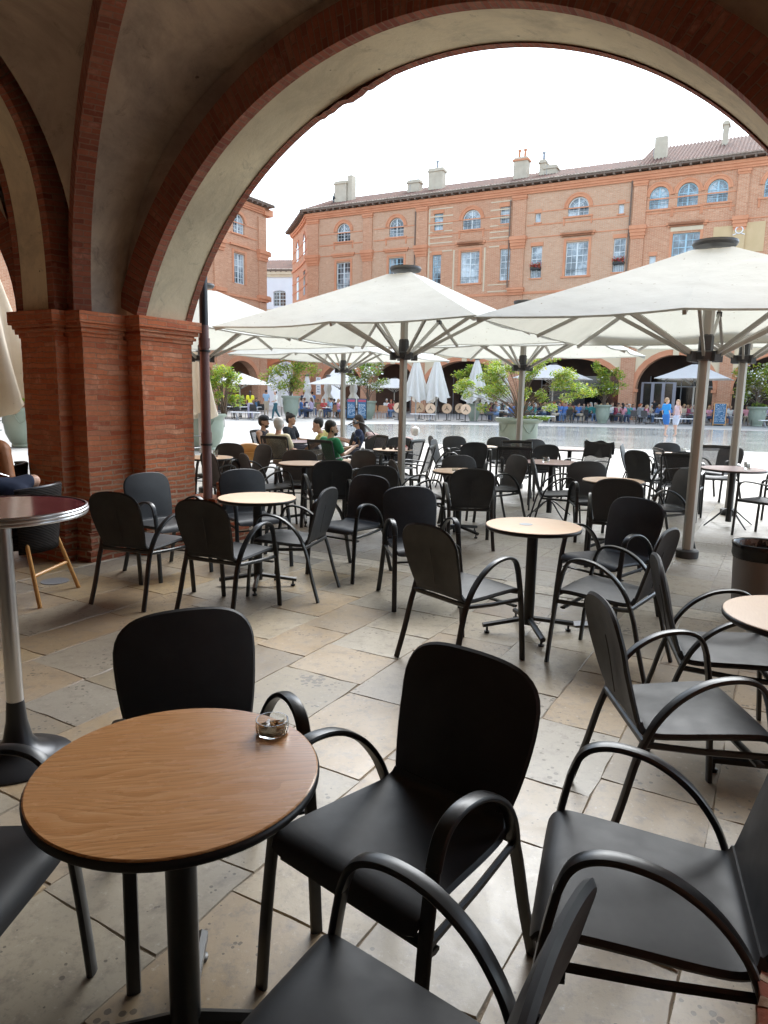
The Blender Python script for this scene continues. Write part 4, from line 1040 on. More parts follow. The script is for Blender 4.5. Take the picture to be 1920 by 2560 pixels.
# far small parasols
parf = make_parasol(2.0, 2.75, 3.75, 2.35, False)
FP = [((-9.6,46.5), 'far white open parasol behind the leftmost planted urn', .8), ((-3.2,50), 'far white open parasol behind the urn of white flowers', .85), ((.6,52.5),'far white open parasol just right of the one behind the white flowers',.8),
 ((11.6,49.5), 'far wide white parasol left of the urn by the children', 1.1), ((21.2,49.0), 'far wide white open parasol standing behind the two children in the water', 1.15), ((28.3,47.5), 'far white open parasol at the right edge behind the flowering urn', 1.1)]
for i, ((x, y), lab, s_) in enumerate(FP):
    o = parf if i == 0 else copy_tree(parf)
    o.location = (x, y, 0); o.rotation_euler = (0, 0, PHI); o.scale = (s_, s_, s_*.97); tag(o, lab, 'parasol', 'open white parasols at the far cafes')
def folded(name, x, y, h, r, z0, mt, lab, grp, pleats=7, waist=None, ztop=None, seed=0, thick=.05):
    e = empty(name, (x, y, 0), seed*.7, lab, 'parasol', grp)
    q = MB(); q.lathe([(thick,0),(thick,h)], 10); q.build('pole', M['alu'], e, smooth=True)
    q = MB()
    n = 14; prof = []
    for i in range(n+1):
        t = i/n; z = z0 + (h-.12-z0)*t; rr = r*(1-t)**.8*.85 + .09
        if waist and abs(t-waist) < .16: rr *= .55 + .45*abs(t-waist)/.16
        prof.append((rr, z))
    def rad(a, z):
        t = (z-z0)/(h-z0); return 1 + (.30*(1-t)+.08)*math.cos(pleats*a + 2.2*t + seed) + .10*(1-t)*math.sin(3*a+seed*2)
    q.lathe(prof, 56, rad=rad, capb=False)
    b = len(q.v)-57 if False else 0
    for j in range(56): q.v[j].z += .22*math.sin(3.5*2*PI*j/56+seed)*r*1.4
    q.build('folded_canopy', mt, e, smooth=True, auto=180)
    q = MB(); q.lathe([(.13,h-.15),(.2,h-.12),(.21,h-.06),(.05,h-.03)], 16); q.build('top_cap', M['aluk'], e, smooth=True)
    return e
folded('folded_parasol', -5.72, 10.3, 3.50, .50, 1.32, M['canvas_b'], 'tall folded cream parasol seen through the far left arch', 'folded parasols', 6, seed=1)
folded('folded_parasol', -4.84, 18.4, 2.9, .30, .95, M['canvas_b'], 'folded cream parasol just right of the maroon downpipe', 'folded parasols', 6, seed=2)
for i, (x, y, lab, ws) in enumerate(((-7.6,51.5,'leftmost of the three pale tied-up parasols beside the wall banner',.42),(-5.75,51.5,'pale tied-up parasol just right of the wall banner',.42),(-4.25,51.8,'pale tied-up parasol in the arch opening, third from the banner',.42),(-2.4,51.6,'pale tied-up parasol mostly behind a terrace parasol pole',.42))):
    folded('folded_parasol', x, y, 3.0, .42, .75, M['canvas_w'], lab, 'tied-up parasols at the far arcade', 5, ws, seed=i)
for i, (x, y, lab) in enumerate(((1.95,46.3,'folded white parasol just right of the central terrace pole'),(3.25,46.0,'folded white parasol standing alone before the brick pier'),(5.85,46.2,'folded white parasol behind the left side of the round green pot'),(8.0,49.5,'folded white parasol partly hidden behind the spreading shrub'))):
    folded('folded_parasol', x, y, 4.1 if i < 3 else 3.9, .72, 1.35, M['canvas_w'], lab, 'folded parasols at the far tables', 8, seed=i+.3)

# ------------------------------------------------------------------ planters and shrubs
def pot(x, y, rim, h, lab, body=.8, grp='green glazed planters round the square'):
    e = empty('planter', (x, y, 0), 0, lab, 'planter', grp)
    q = MB(); b = rim*body
    q.lathe([(b*.62,0),(b*.66,.03*h),(b*.62,.08*h),(b*.72,.14*h),(b*.92,.35*h),(b*.99,.6*h),(b*.96,.80*h),(b*.98,.86*h),(rim*.98,.92*h),(rim,.96*h),(rim*.98,h),(rim*.9,h),(rim*.86,.94*h)], 40, capt=False)
    for k in range(4):
        a0 = PI/4+PI/2*k
        for dd in (-.25,.0,.25): pass
    q.build('urn', M['pot'], e, smooth=True, auto=50)
    q = MB()   # garland moulding
    for k in range(4):
        a0 = PI/2*k+.4; P = []
        for i in range(7):
            t = i/6; a = a0 + (t-.5)*.7; z = h*(.84 - .22*math.sin(PI*t)); r = b*1.0+.005; P.append((r*math.cos(a), r*math.sin(a), z))
        q.sweep(P, .03*h, .02*h, Vector((0,0,1)), 5)
    q.build('garland', M['pot'], e, smooth=True)
    q = MB(); q.lathe([(rim*.88,.90*h),(rim*.4,.93*h),(.01,.94*h)], 20, capb=False, capt=False); q.build('soil', M['soil'], e)
    return e
def shrub(x, y, z0, lab, clumps, leafs, size, mats, trunk_r=.03, nstem=4, spread=.5, flowers=0, seed=0, grp='shrubs in the green planters', name='shrub'):
    rr = random.Random(seed); e = empty(name, (x, y, z0), 0, lab, 'shrub', grp)
    tr = MB(); cr = MB()
    stems = []
    for k in range(nstem):
        a = 2*PI*k/nstem + rr.uniform(-.4,.4); stems.append([Vector((rr.uniform(-.05,.05), rr.uniform(-.05,.05), -.1)), a])
    for i, (cx, cy, cz, rx, ry, rz) in enumerate(clumps):
        st = stems[i % nstem][0]; c = Vector((cx, cy, cz)); mid = st.lerp(c, .45) + Vector((-c.x*.18, -c.y*.18, .08*abs(cz)))
        P = catmull([st, mid, c], 4); tr.sweep(P, trunk_r*2, trunk_r*2, Vector((1,0,.1)), 5, p=2, taper=lambda t: 1-.8*t)
        for b in range(4):
            a = P[-1-b] if b < len(P) else c; d = c + Vector((rr.gauss(0,rx*.5), rr.gauss(0,ry*.5), rr.gauss(0,rz*.5))); tr.sweep([a, d], trunk_r*.5, trunk_r*.5, Vector((1,0,.1)), 4, p=2, taper=lambda t: 1-.7*t)
        n = int(leafs*rx*ry*2.2)+20
        for j in range(n):
            v = Vector([rr.gauss(0,1) for _ in range(3)]).normalized() * (rr.random()**.45)
            p = c + Vector((v.x*rx, v.y*ry, v.z*rz)); s = size*rr.uniform(.6,1.25)
            u = Vector([rr.gauss(0,1) for _ in range(3)]); u.z *= .45; u.normalize(); w_ = u.cross(Vector((rr.gauss(0,.5), rr.gauss(0,.5), 1))).normalized()*.42
            isf = flowers and rr.random() < flowers
            mi = 2 if isf else (0 if rr.random() < .62 else 1)
            if isf: w_ *= 2; s *= .9
            cr.add([p-u*s, p+w_*s-u*s*.1, p+u*s, p-w_*s-u*s*.1], [(0,1,2,3)], mi)
    tr.build('trunk', M['bark'], e, smooth=True); cr.build('crown', list(mats), e)
    return e
def blob(n, rx, ry, z0, z1, seed, flat=.55, up=0):
    rr = random.Random(seed); out = []
    for i in range(n):
        a = rr.uniform(0, 2*PI); r = rr.random()**.5; h = rr.random(); wd = (.55+.45*math.sin(PI*min(1,h*.85+.15)))
        out.append((rx*r*math.cos(a)*wd, ry*r*math.sin(a)*wd, z0+(z1-z0)*h, rx*rr.uniform(.22,.38), ry*rr.uniform(.22,.38), (z1-z0)*rr.uniform(.12,.22)*flat*2))
    return out
L1 = (M['leaf'], M['leaf2'], M['petal'])
L2 = (M['leaf2'], M['leaf'], M['petal'])
pot(3.70, 19.6, .66, 1.02, 'large round green planter in the middle of the square, behind the terrace chairs', .82)
rr = random.Random(12)
cl = []
for (dx, zz, rx, n) in ((-1.45,.85,.28,5),(-1.0,1.15,.3,5),(-.55,.75,.3,4),(-.5,1.45,.35,6),(0,1.25,.3,4),(.5,1.5,.35,6),(1.0,1.25,.32,6),(1.45,1.0,.28,6),(.9,.65,.25,4),(.35,.6,.22,3),(-1.1,.55,.24,3)):
    for k in range(n//2+2): cl.append((dx+rr.gauss(0,.18), rr.gauss(0,.5), zz+rr.gauss(0,.16), rx*rr.uniform(.6,1.0), .30, .15))
shrub(3.70, 19.6, 1.0, 'spreading yellow-green shrub with bare forked stems in the large round planter', cl, 1250, .042, L1, .015, 6, seed=3)
shrub(3.9, 19.3, .98, 'low bright green bedding plants along the rim of the large round planter', [(.1+.14*k-.3, rr.gauss(0,.2), .06, .12, .2, .07) for k in range(6)], 900, .05, L2, .006, 3, seed=5, name='bedding_plant', grp=None)
pot(-4.98, 19.4, .60, 1.0, 'green planter standing just right of the maroon downpipe', .86)
shrub(-4.45, 19.4, 1.0, 'yellow-green shrub in the planter beside the downpipe', blob(24,.62,.6,.30,1.2,2), 1500, .05, L1, .018, 4, seed=6)
pot(-9.95, 19.3, .58, 1.05, 'green urn glimpsed through the far left arch', .85)
shrub(-9.95, 19.3, 1.0, 'dark-stemmed plant in the urn glimpsed through the far left arch', blob(5,.35,.35,.05,.5,9), 420, .05, L2, .02, 3, seed=9)
FPOT = [(-6.05,45.0,.62,1.45,'urn behind the man in the white T-shirt', blob(26,1.9,1.2,.5,2.9,21), L1, 0, 'feathery green shrub in the urn behind the man in white'),
 (5.85,47.0,.50,1.2,'tall pale green urn in front of the stacked cafe tables', blob(20,1.6,1.0,.5,2.4,22), L1, 0, 'light green shrub in the tall urn before the tilted round tables'),
 (-4.2+3.0,47.2,.6,1.2,'urn hidden behind the two red-topped chalkboards', blob(22,1.4,1.0,.9,2.7,23), L2, .22, 'shrub covered in white flowers behind the two chalkboards'),
 (14.45,47.1,.57,1.22,'pale green urn left of the two children in the water', blob(22,1.25,1.0,.7,2.5,24), L1, .01, 'round green shrub on thin stems in the urn left of the children'),
 (24.7,47.0,.66,1.28,'pale green urn right of the blue chalkboard', blob(24,1.75,1.2,.6,2.9,25), L1, .12, 'shrub with white blossoms in the urn right of the blue chalkboard')]
for x, y, r, h, lab, cl, mt, fl_, lab2 in FPOT:
    pot(x, y, r, h, 'pale green '+lab if 'pale' not in lab else lab, .82); shrub(x, y, h, lab2, cl, 330, .10, mt, .022, 4, flowers=fl_, seed=int(abs(x)*10))
shrub(24.7,46.7,1.25,'low green plants at the rim of the flowering urn', [(-.3,0,.15,.3,.3,.2),(.2,0,.12,.3,.3,.15)], 300, .08, L2, .01, 2, seed=77, name='bedding_plant', grp=None)

# ------------------------------------------------------------------ the terrace chair (moulded shell on arched tube frame)
def make_chair():
    e = empty('shell_chair', (0,0,0))
    def nrm_(prof, f):
        n = len(prof)-1; g = lambda k: prof[max(0,min(n,k))]; i = int(f); t = f-i
        d = lambda k: (g(k+1)-g(k-1)).normalized()
        tg = d(i).lerp(d(i+1), t).normalized(); return Vector((-tg.z, 0, tg.x))
    def shell(name, prof, hw, side, nv=22, nu=16, th=.016, lo=0.0, hi=0.0, p=3.0):
        mb = MB(); n = len(prof)-1
        sq = lambda y: 1-(max(0.0, 1-abs(y)**p))**(1/p)
        def fn(u, v):
            y = math.sin((v-.5)*PI); a, b = lo*sq(y), 1-hi*sq(y); l = a+(b-a)*u; f = l*n; i = min(int(f), n-1); t = f-i
            q = prof[i].lerp(prof[i+1], t); return Vector((q.x, y*hw(l), q.z)) + nrm_(prof, f)*side(l, y)
        def fn2(u, v):
            y = math.sin((v-.5)*PI); a, b = lo*sq(y), 1-hi*sq(y); return fn(u, v) - nrm_(prof, (a+(b-a)*u)*n)*th
        mb.grid(fn, nv, nu); mb.grid(lambda u,v: fn2(u,1-v), nv, nu)
        # rim strip, rounded
        loop = [(0,j/nu) for j in range(nu+1)] + [(i/nv,1) for i in range(1,nv+1)] + [(1,1-j/nu) for j in range(1,nu+1)] + [(1-i/nv,0) for i in range(1,nv)]
        A = [fn(*q) for q in loop]; Bv = [fn2(*q) for q in loop]; c = sum(A, Vector())/len(A); k = len(A)
        Cn = [(a+b)/2 + ((a+b)/2-c).normalized()*.009 for a, b in zip(A, Bv)]
        mb.add(A+Cn+Bv, [(i, (i+1)%k, k+(i+1)%k, k+i) for i in range(k)] + [(k+i, k+(i+1)%k, 2*k+(i+1)%k, 2*k+i) for i in range(k)])
        return mb
    # seat: front lip to the bend
    sp = catmull([Vector((.245,0,.405)), Vector((.237,0,.428)), Vector((.20,0,.440)), Vector((.08,0,.437)), Vector((-.06,0,.428)), Vector((-.15,0,.424)), Vector((-.192,0,.437)), Vector((-.208,0,.462))], 4)
    def hws(u):
        w_ = .232 - .045*max(0,(u-.25))/.75
        return w_
    shell('seat', sp, hws, lambda u, y: .010*(y*y)*math.sin(PI*u), lo=.13, p=3.4, th=.024).build('seat', M['chair'], e, smooth=True, auto=50)
    bp = catmull([Vector((-.209,0,.464)), Vector((-.222,0,.53)), Vector((-.240,0,.62)), Vector((-.262,0,.72)), Vector((-.287,0,.80)), Vector((-.304,0,.848))], 5)
    def hwb(u):
        w_ = .186 + .040*math.sin(min(1,u/.72)*PI/2)
        return w_
    bk = shell('backrest', bp, hwb, lambda u, y: .030*(y*y)*min(1, 2.0*u)*(1-.25*u), nv=26, nu=22, hi=.44, p=2.35, th=.019)
    # round the top corners
    b_ = bk.build('backrest', M['chair'], e, smooth=True, auto=50)
    x = MB(); x.sweep([(-.229,0,.50),(-.258,0,.64),(-.278,0,.72)], .007, .004, Vector((0,1,0)), 5); q_ = x.build('seam', M['chair'], None, smooth=True); q_.parent = b_
    for s in (1, -1):
        side = Vector((0,1,0)); nm = 'leg'
        fl = catmull([(.278,s*.257,0),(.262,s*.254,.20),(.238,s*.25,.42),(.213,s*.246,.56)], 5)
        arm = catmull([(.213,s*.246,.56),(.190,s*.245,.618),(.150,s*.244,.648),(.085,s*.243,.655),(.0,s*.241,.635),(-.085,s*.237,.580),(-.150,s*.230,.500),(-.187,s*.222,.415)], 5)
        rl = catmull([(-.187,s*.222,.415),(-.215,s*.224,.33),(-.255,s*.230,.17),(-.306,s*.238,0)], 5)
        for nm, pth in (('leg', fl), ('armrest', arm), ('leg', rl)):
            q = MB(); q.sweep(pth, .037 if nm == 'leg' else .041, .019 if nm == 'armrest' else .021, side, 12, p=3.2); q.build(nm, M['frame'], e, smooth=True, auto=40)
        q = MB(); q.sweep([(.236,s*.25,.385),(.0,s*.235,.392),(-.185,s*.222,.405)], .016, .026, side, 6); q.build('side_rail', M['frame'], e, smooth=True, auto=40)
    q = MB(); q.sweep([(-.19,-.222,.413),(-.19,.222,.413)], .016, .030, Vector((1,0,0)), 6, p=5); q.build('rear_rail', M['frame'], e, smooth=True, auto=40)
    q = MB(); q.sweep([(.20,-.25,.352),(.20,.25,.352)], .030, .016, Vector((1,0,0)), 6, p=5); q.build('front_rail', M['frame'], e, smooth=True, auto=40)
    return e
def make_mesh_chair():
    e = empty('mesh_chair', (0,0,0))
    q = MB(); q.grid(lambda u,v: (.22-.44*u, (.215-.02*u)*(2*v-1), .445-.02*math.sin(PI*u)-.008*(1-(2*v-1)**2)), 8, 6); q.build('seat', M['chair'], e, smooth=True)
    bx = lambda z: -.20 - (z-.44)*.28
    q = MB(); q.grid(lambda u,v: (bx(.53+.34*u) - .02*math.cos((2*v-1)*1.4), .215*(2*v-1), .53+.34*u), 6, 8); bk = q.build('back_mesh', M['meshback'], e, smooth=True)
    q = MB(); q.sweep([(bx(.875)-.02*math.cos(y*6), y, .875+.006*math.cos(y*7)) for y in (-.235,-.15,-.07,0,.07,.15,.235)], .022, .05, Vector((1,0,0)), 8)
    q.build('top_rail', M['frame'], e, smooth=True, auto=40); q = MB(); q.sweep([(bx(.53)-.02, y, .53) for y in (-.215,0,.215)], .014, .02, Vector((1,0,0)), 6); q.build('lower_rail', M['frame'], e, smooth=True, auto=40)
    for s in (1,-1):
        q = MB(); q.sweep(catmull([(-.27,s*.235,0),(-.22,s*.235,.25),(-.20,s*.235,.44),(bx(.62),s*.235,.62),(bx(.88),s*.235,.88)],3), .026, .03, Vector((0,1,0)), 8); q.build('leg', M['frame'], e, smooth=True, auto=40)
        q = MB(); q.sweep(catmull([(.235,s*.245,0),(.225,s*.245,.3),(.215,s*.245,.58),(.19,s*.245,.635)],3), .026, .03, Vector((0,1,0)), 8); q.build('leg', M['frame'], e, smooth=True, auto=40)
        q = MB(); q.sweep(catmull([(.19,s*.245,.635),(.13,s*.25,.655),(0,s*.25,.652),(-.24,s*.238,.625)],4), .045, .018, Vector((0,1,0)), 8); q.build('armrest', M['frame'], e, smooth=True, auto=40)
        q = MB(); q.sweep([(.22,s*.24,.425),(-.2,s*.23,.425)], .02, .03, Vector((0,1,0)), 6); q.build('side_rail', M['frame'], e, smooth=True, auto=40)
    q = MB(); q.sweep([(.22,-.24,.425),(.22,.24,.425)], .02, .03, Vector((1,0,0)), 6); q.build('front_rail', M['frame'], e, smooth=True, auto=40)
    return e
GS, GM = 'black shell armchairs on the terrace', 'mesh-backed armchairs on the terrace'
ch0 = make_chair(); mc0 = make_mesh_chair()
SH = [
 (-.53,1.98,296,'black shell chair behind the nearest oak table, its back rising over the far rim'),
 (.07,1.69,230,'black shell chair at the right side of the nearest oak table'),
 (-.01,.99,150,'black shell chair cut by the bottom edge, its back seen edge-on'),
 (.655,1.48,162,'black shell chair at the lower right, empty seat filling the corner and facing left'),
 (1.10,2.46,359,'black shell chair seen from behind at the right, its rear leg splayed onto pale flagstones'),
 (1.57,3.12,346,'black shell chair seen from behind, half under the beech tabletop by the bin'),
 (1.38,4.07,142,'black shell chair right of the central beech table, facing left in profile'),
 (1.65,4.97,217,'grey-lit shell chair behind the central beech table, left of the thick pole'),
 (.48,4.08,39,'black shell chair left of the central beech table, seen from behind'),
 (.27,5.30,284,'grey-lit shell chair facing us, directly behind the one left of the central table'),
 (-.30,6.09,234,'blue-grey shell chair between the left and central beech tables, turned to face left'),
 (-.72,5.47,164,'shell chair right of the left beech table, in profile facing left'),
 (-1.12,4.93,66,'black shell chair in front of the left beech table, back towards us'),
 (-1.84,5.22,70,'leftmost black shell chair, back towards us in front of the grey one by the pier'),
 (-1.90,6.01,321,'grey-lit shell chair standing against the brick pier'),
 (-1.21,6.39,302,'blue-grey shell chair behind the left beech table, next to the downpipe'),
 (-.66,8.0,106,'black shell chair seen from behind at the middle table left of the central pole'),
 (-1.11,8.85,271,'shell chair facing us beyond the middle table left of the central pole'),
 (-1.43,8.52,27,'shell chair facing right just behind the blue-grey one near the downpipe'),
 (-1.95,9.77,221,'shell chair tucked beside the white-haired man, turned to the left'),
 (-2.31,9.80,256,'shell chair behind the small table nearest the downpipe'),
 (-1.92,8.66,40,'dark shell chair back half hidden by the maroon downpipe'),
 (-.47,8.99,228,'shell chair in front of the man in green, turned left'),
 (-.13,7.54,100,'dark shell chair left of the foot of the central pole, back to us'),
 (.90,7.39,90,'black shell chair seen squarely from behind, before the table with two ashtrays'),
 (1.00,8.41,286,'shell chair beyond the table with two ashtrays, only its back showing over the top'),
 (1.10,11.84,340,'shell chair turned right, between the central pole and the far water'),
 (.38,7.95,12,'shell chair right of the central pole, facing right with both arms arched'),
 (1.42,8.75,205,'grey shell chair facing left behind the black one before the two ashtrays'),
 (2.08,8.41,353,'shell chair seen edge-on, facing right beside the violet-topped table'),
 (1.35,12.77,283,'shell chair at the far edge, left of the small far table with a glass'),
 (1.39,11.59,100,'dark shell chair seen from behind at the small far table with a glass'),
 (2.12,12.69,273,'shell chair right of the small far table with a glass, facing us'),
 (2.72,12.20,285,'shell chair just right of the pole before the big planter'),
 (2.47,11.35,106,'dark shell chair behind the violet-topped table, back to us'),
 (1.13,12.94,10,'shell chair back seen edge-on at the far edge, right of the central pole'),
 (2.38,7.90,271,'grey shell chair behind the beech table left of the thick pole, facing us'),
 (2.24,6.68,73,'black shell chair, back to us, before the beech table left of the thick pole'),
 (2.96,7.43,190,'grey shell chair facing left, partly behind the thick pole'),
 (3.90,10.30,31,'dark shell chair seen from behind left of the thick pole, near the pink-reflecting water'),
 (4.19,11.49,335,'shell chair seen edge-on behind the dark one left of the thick pole'),
 (4.89,11.92,266,'shell chair facing us behind the narrow far table left of the thick pole'),
 (4.28,10.31,85,'dark shell chair just left of the thick pole, back to us, second row'),
 (5.40,11.3,210,'shell chair peeping out left of the rightmost pole'),
 (-1.07,1.44,-4,'black shell chair at the left edge, only arm and seat side in view'),
 (-.15,12.4,268,'shell chair on the far side of the long-haired woman\'s table, top of back only'),
 (.22,12.05,262,'dark shell chair beside the table with coffee cups, back showing above it')]
for i, (x, y, a, lab) in enumerate(SH):
    o = ch0 if i == 0 else copy_tree(ch0)
    o.location = (x, y, 0); o.rotation_euler = (0, 0, R_(a)); tag(o, lab, 'chair', GS)
MC = [
 (1.86,10.1,81,'mesh-backed chair seen from behind, its dark back square in the middle of the rows'),
 (2.08,10.93,265,'grey mesh-backed chair facing us behind the square dark one'),
 (.23,11.2,150,'mesh-backed chair with its back just right of the central pole'),
 (4.23,10.0,-5,'mesh-backed chair in side view, left of the thick pole'),
 (5.06,10.6,258,'mesh-backed chair facing us right of the thick pole, see-through back'),
 (4.50,8.15,122,'mesh-backed armchair at the right edge, turned left towards the table with a glass'),
 (5.35,9.1,180,'mesh-backed armchair cut by the right edge beyond the table with a glass'),
 (3.09,10.74,220,'mesh-backed chair with a dark jacket hung over its back'),
 (-1.68,11.55,70,'mesh-backed chair holding the white-haired man'),
 (-.80,10.75,55,'mesh-backed chair holding the man in green'),
 (-4.1,14.6,340,'grey mesh-backed chair by the planter next to the downpipe'),
 (-.35,11.9,205,'blue-grey chair back right of the man in green'),
 (-2.1,12.95,350,'chair holding the man in the black cap'),
 (-.9,12.7,185,'chair holding the man in the yellow and white shirt'),
 (.35,9.9,165,'dark armchair seat half hidden by the central pole, left of it'),
 (4.0,9.35,60,'mesh-backed armchair partly behind the thick pole, in the shade of its canopy')]
for i, (x, y, a, lab) in enumerate(MC):
    o = mc0 if i == 0 else copy_tree(mc0)
    o.location = (x, y, 0); o.rotation_euler = (0, 0, R_(a)); tag(o, lab, 'chair', GM)
jk = MB()
jk.grid(lambda u,v: (-.335+.02*math.sin(9*v)+ (.05 if u > .5 else -.03)*(abs(u-.5)*2)**.5, .25*(2*v-1)*(1.0+.05*math.sin(7*u)), .93-.42*abs(u-.42)+.015*math.sin(11*v+5*u)), 14, 14)
o = jk.build('jacket', M['black_cloth'] if 'black_cloth' in M else newmat('black_cloth', (.02,.02,.024), .9), None, smooth=True); o.location = (3.09,10.74,0); o.rotation_euler = (0,0,R_(220)); tag(o, 'dark quilted jacket hung over a mesh-backed chair', 'jacket')
o.data.transform(Matrix.Translation((0,0,0)))
md = o.modifiers.new('thick', 'SOLIDIFY'); md.thickness = .035
o = MB(); 
o.sweep([(-.38,-.05,.80),(-.385,.03,.83),(-.38,.1,.855),(-.375,.13,.85)], .03, .05, Vector((0,0,1)), 6); o = o.build('scarf', M['white'], None, smooth=True); o.location = (3.09,10.74,0); o.rotation_euler = (0,0,R_(220)); tag(o, 'scrap of white cloth lying on the dark jacket', 'cloth')

# ------------------------------------------------------------------ tables
def make_table(top='beech', D=.63, base='cross', h=.74, name='bistro_table'):
    e = empty(name, (0,0,0)); r = D/2
    q = MB(); q.lathe([(r-.004,h-.006),(r-.003,h-.002),(r-.006,h),(.0005,h)], 72, capb=False, capt=False); tp = q.build('tabletop', M[top], e, smooth=True, auto=30)
    q = MB(); q.lathe([(r-.03,h-.030),(r-.006,h-.028),(r+.0,h-.022),(r+.001,h-.008),(r-.004,h-.0045)], 72, capt=False); x = q.build('edge_band', M['edge']); x.parent = tp
    for p in x.data.polygons: p.use_smooth = True
    x.data.set_sharp_from_angle(angle=R_(60))
    q = MB(); q.lathe([(.036,.055),(.036,h-.03)], 20); q.build('column', M['frame'], e, smooth=True, auto=40)
    if base == 'cross':
        for k in range(4):
            a = PI/2*k; c, s = math.cos(a), math.sin(a)
            q = MB(); q.sweep([(c*.03,s*.03,.095),(c*.315,s*.315,.052)], .034, .036, Vector((-s,c,0)), 6, p=5); q.lathe([(.018,0),(.02,.012),(.008,.016),(.008,.04)], 10, c=(c*.285,s*.285,0)); q.build('foot', M['frame'], e, smooth=True, auto=40)
    else:
        for k in range(4):
            a = PI/2*k; c, s = math.cos(a), math.sin(a)
            q = MB(); q.sweep(catmull([(c*.03,s*.03,.22),(c*.10,s*.10,.19),(c*.22,s*.22,.10),(c*.34,s*.34,.012)],4), .028, .02, Vector((-s,c,0)), 8, taper=lambda t: 1-.3*t); q.build('foot', M['frame'], e, smooth=True, auto=40)
    return e
tb0 = make_table('beech'); GT = 'round beech-topped tables on the terrace'
TB = [(.996,4.58,6,'round beech table in the middle foreground with a cross base and an empty top'),
 (-1.03,5.61,5,'round beech table at left between four shell chairs near the brick pier'),
 (1.69,2.66,62,'round beech table cut by the right edge, just below the black-lined bin'),
 (2.40,7.30,30,'round beech table left of the thick pole, behind a black shell chair'),
 (.86,7.97,40,'round beech table carrying two small glass ashtrays'),
 (-.99,8.55,10,'round beech table left of the central pole, in front of the man in green'),
 (-2.30,9.1,15,'small round beech table with a glass, nearest the downpipe'),
 (.12,11.0,10,'round table with coffee cups and a folded napkin'),
 (1.62,12.1,0,'far round table with a small glass, at the edge of the square'),
 (4.62,11.2,0,'far round table left of the thick pole, seen edge-on')]
for i, (x, y, a, lab) in enumerate(TB):
    o = tb0 if i == 0 else copy_tree(tb0)
    o.location = (x, y, 0); o.rotation_euler = (0, 0, R_(a)); tag(o, lab, 'table', GT)
o = make_table('wood', .63); o.location = (-.4507,1.4473,0); o.rotation_euler = (0,0,R_(8)); tag(o, 'nearest round table with a reddish oak top and dark rim', 'table')
M['violet'] = noisy('violet_laminate', (.42,.30,.29), (.36,.25,.26), 3, .3, .0)
tv = make_table('violet', .78, 'arched'); 
VT = [(2.22,9.3,20,'round table with a violet top and arched feet behind the grey shell chairs'),(4.42,8.85,10,'round violet-topped table with arched feet and a glass, at the right'),(3.15,11.95,0,'far violet-topped table near the big planter'),(-1.65,12.5,0,'dark round table the group of friends sits around')]
for i, (x, y, a, lab) in enumerate(VT):
    o = tv if i == 0 else copy_tree(tv); o.location = (x, y, 0); o.rotation_euler = (0,0,R_(a)); tag(o, lab, 'table', 'round violet-topped tables')
# marbled bar table with trumpet foot at the left edge
M['marble'] = newmat('maroon_marble', (.12,.03,.04), .12); _m = M['marble']; _v = coord(_m)
lk(_m, ramp(_m, noise(_m, _v, 30, 6, .75), [(.35, (.03,.008,.015)), (.52, (.13,.035,.045)), (.64, (.30,.11,.11)), (.75, (.45,.26,.24))]), B(_m).inputs['Base Color'])
e = empty('bar_table', (-1.55,2.79,0), 0, 'tall table with maroon marbled top, chrome rim and trumpet foot', 'table')
q = MB(); q.lathe([(.318,1.10),(.0005,1.10)], 64, capb=False, capt=False); tp = q.build('tabletop', M['marble'], e)
q = MB(); q.lathe([(.25,1.064),(.322,1.066),(.326,1.072),(.322,1.078),(.328,1.082),(.328,1.088),(.322,1.092),(.326,1.098),(.322,1.103),(.316,1.1035)], 64, capb=False, capt=False); x = q.build('rim', M['steel'], None, smooth=True, auto=80); x.parent = tp
q = MB(); q.lathe([(.034,.12),(.032,1.066)], 24); q.build('column', M['steel'], e, smooth=True)
q = MB(); q.lathe([(.215,0),(.215,.008),(.20,.018),(.15,.03),(.09,.055),(.058,.10),(.042,.18),(.035,.27)], 40); q.build('trumpet_foot', M['steel_d'], e, smooth=True)
# ashtrays, glasses, cups
M['ash'] = noisy('ash_and_butts', (.10,.08,.05), (.30,.24,.14), 60, .9, .8, .01)
def ashtray(x, y, z, r, h, lab, grp='glass ashtrays', detail=True):
    e = empty('ashtray', (x, y, z), 0, lab, 'ashtray', grp)
    q = MB(); q.lathe([(r*.86,.0005),(r*.97,h*.12),(r,h*.5),(r*.98,h),(r*.92,h),(r*.93,h*.5),(r*.88,h*.18),(.0005,h*.15)], 32, capt=False); q.build('bowl', M['glass'], e, smooth=True)
    q = MB(); rr = random.Random(1); q.lathe([(r*.84,h*.19),(r*.84,h*.42),(r*.5,h*.5),(.0005,h*.46)], 20, capt=False, rad=lambda a, z: 1+.03*math.sin(5*a)); q.build('ash', M['ash'], e, smooth=True)
    if detail:
        q = MB()
        for k in range(9):
            a = rr.uniform(0, 2*PI); p = Vector((rr.uniform(-.5,.5)*r, rr.uniform(-.5,.5)*r, h*rr.uniform(.5,.68))); q.tube(p, p+Vector((math.cos(a),math.sin(a),rr.uniform(-.1,.3)))*.017, .0038, k=7, mi=0 if k % 3 else 1)
        q.build('cigarette_butts', [M['bamboo'], M['white']], e, smooth=True)
ashtray(-.268,1.625,.7405,.041,.036,'round glass ashtray full of butts on the nearest oak table')
ashtray(.80,7.93,.7405,.035,.03,'left of the two glass ashtrays on the middle table', detail=False); ashtray(.92,7.98,.7405,.035,.03,'right of the two glass ashtrays on the middle table', detail=False)
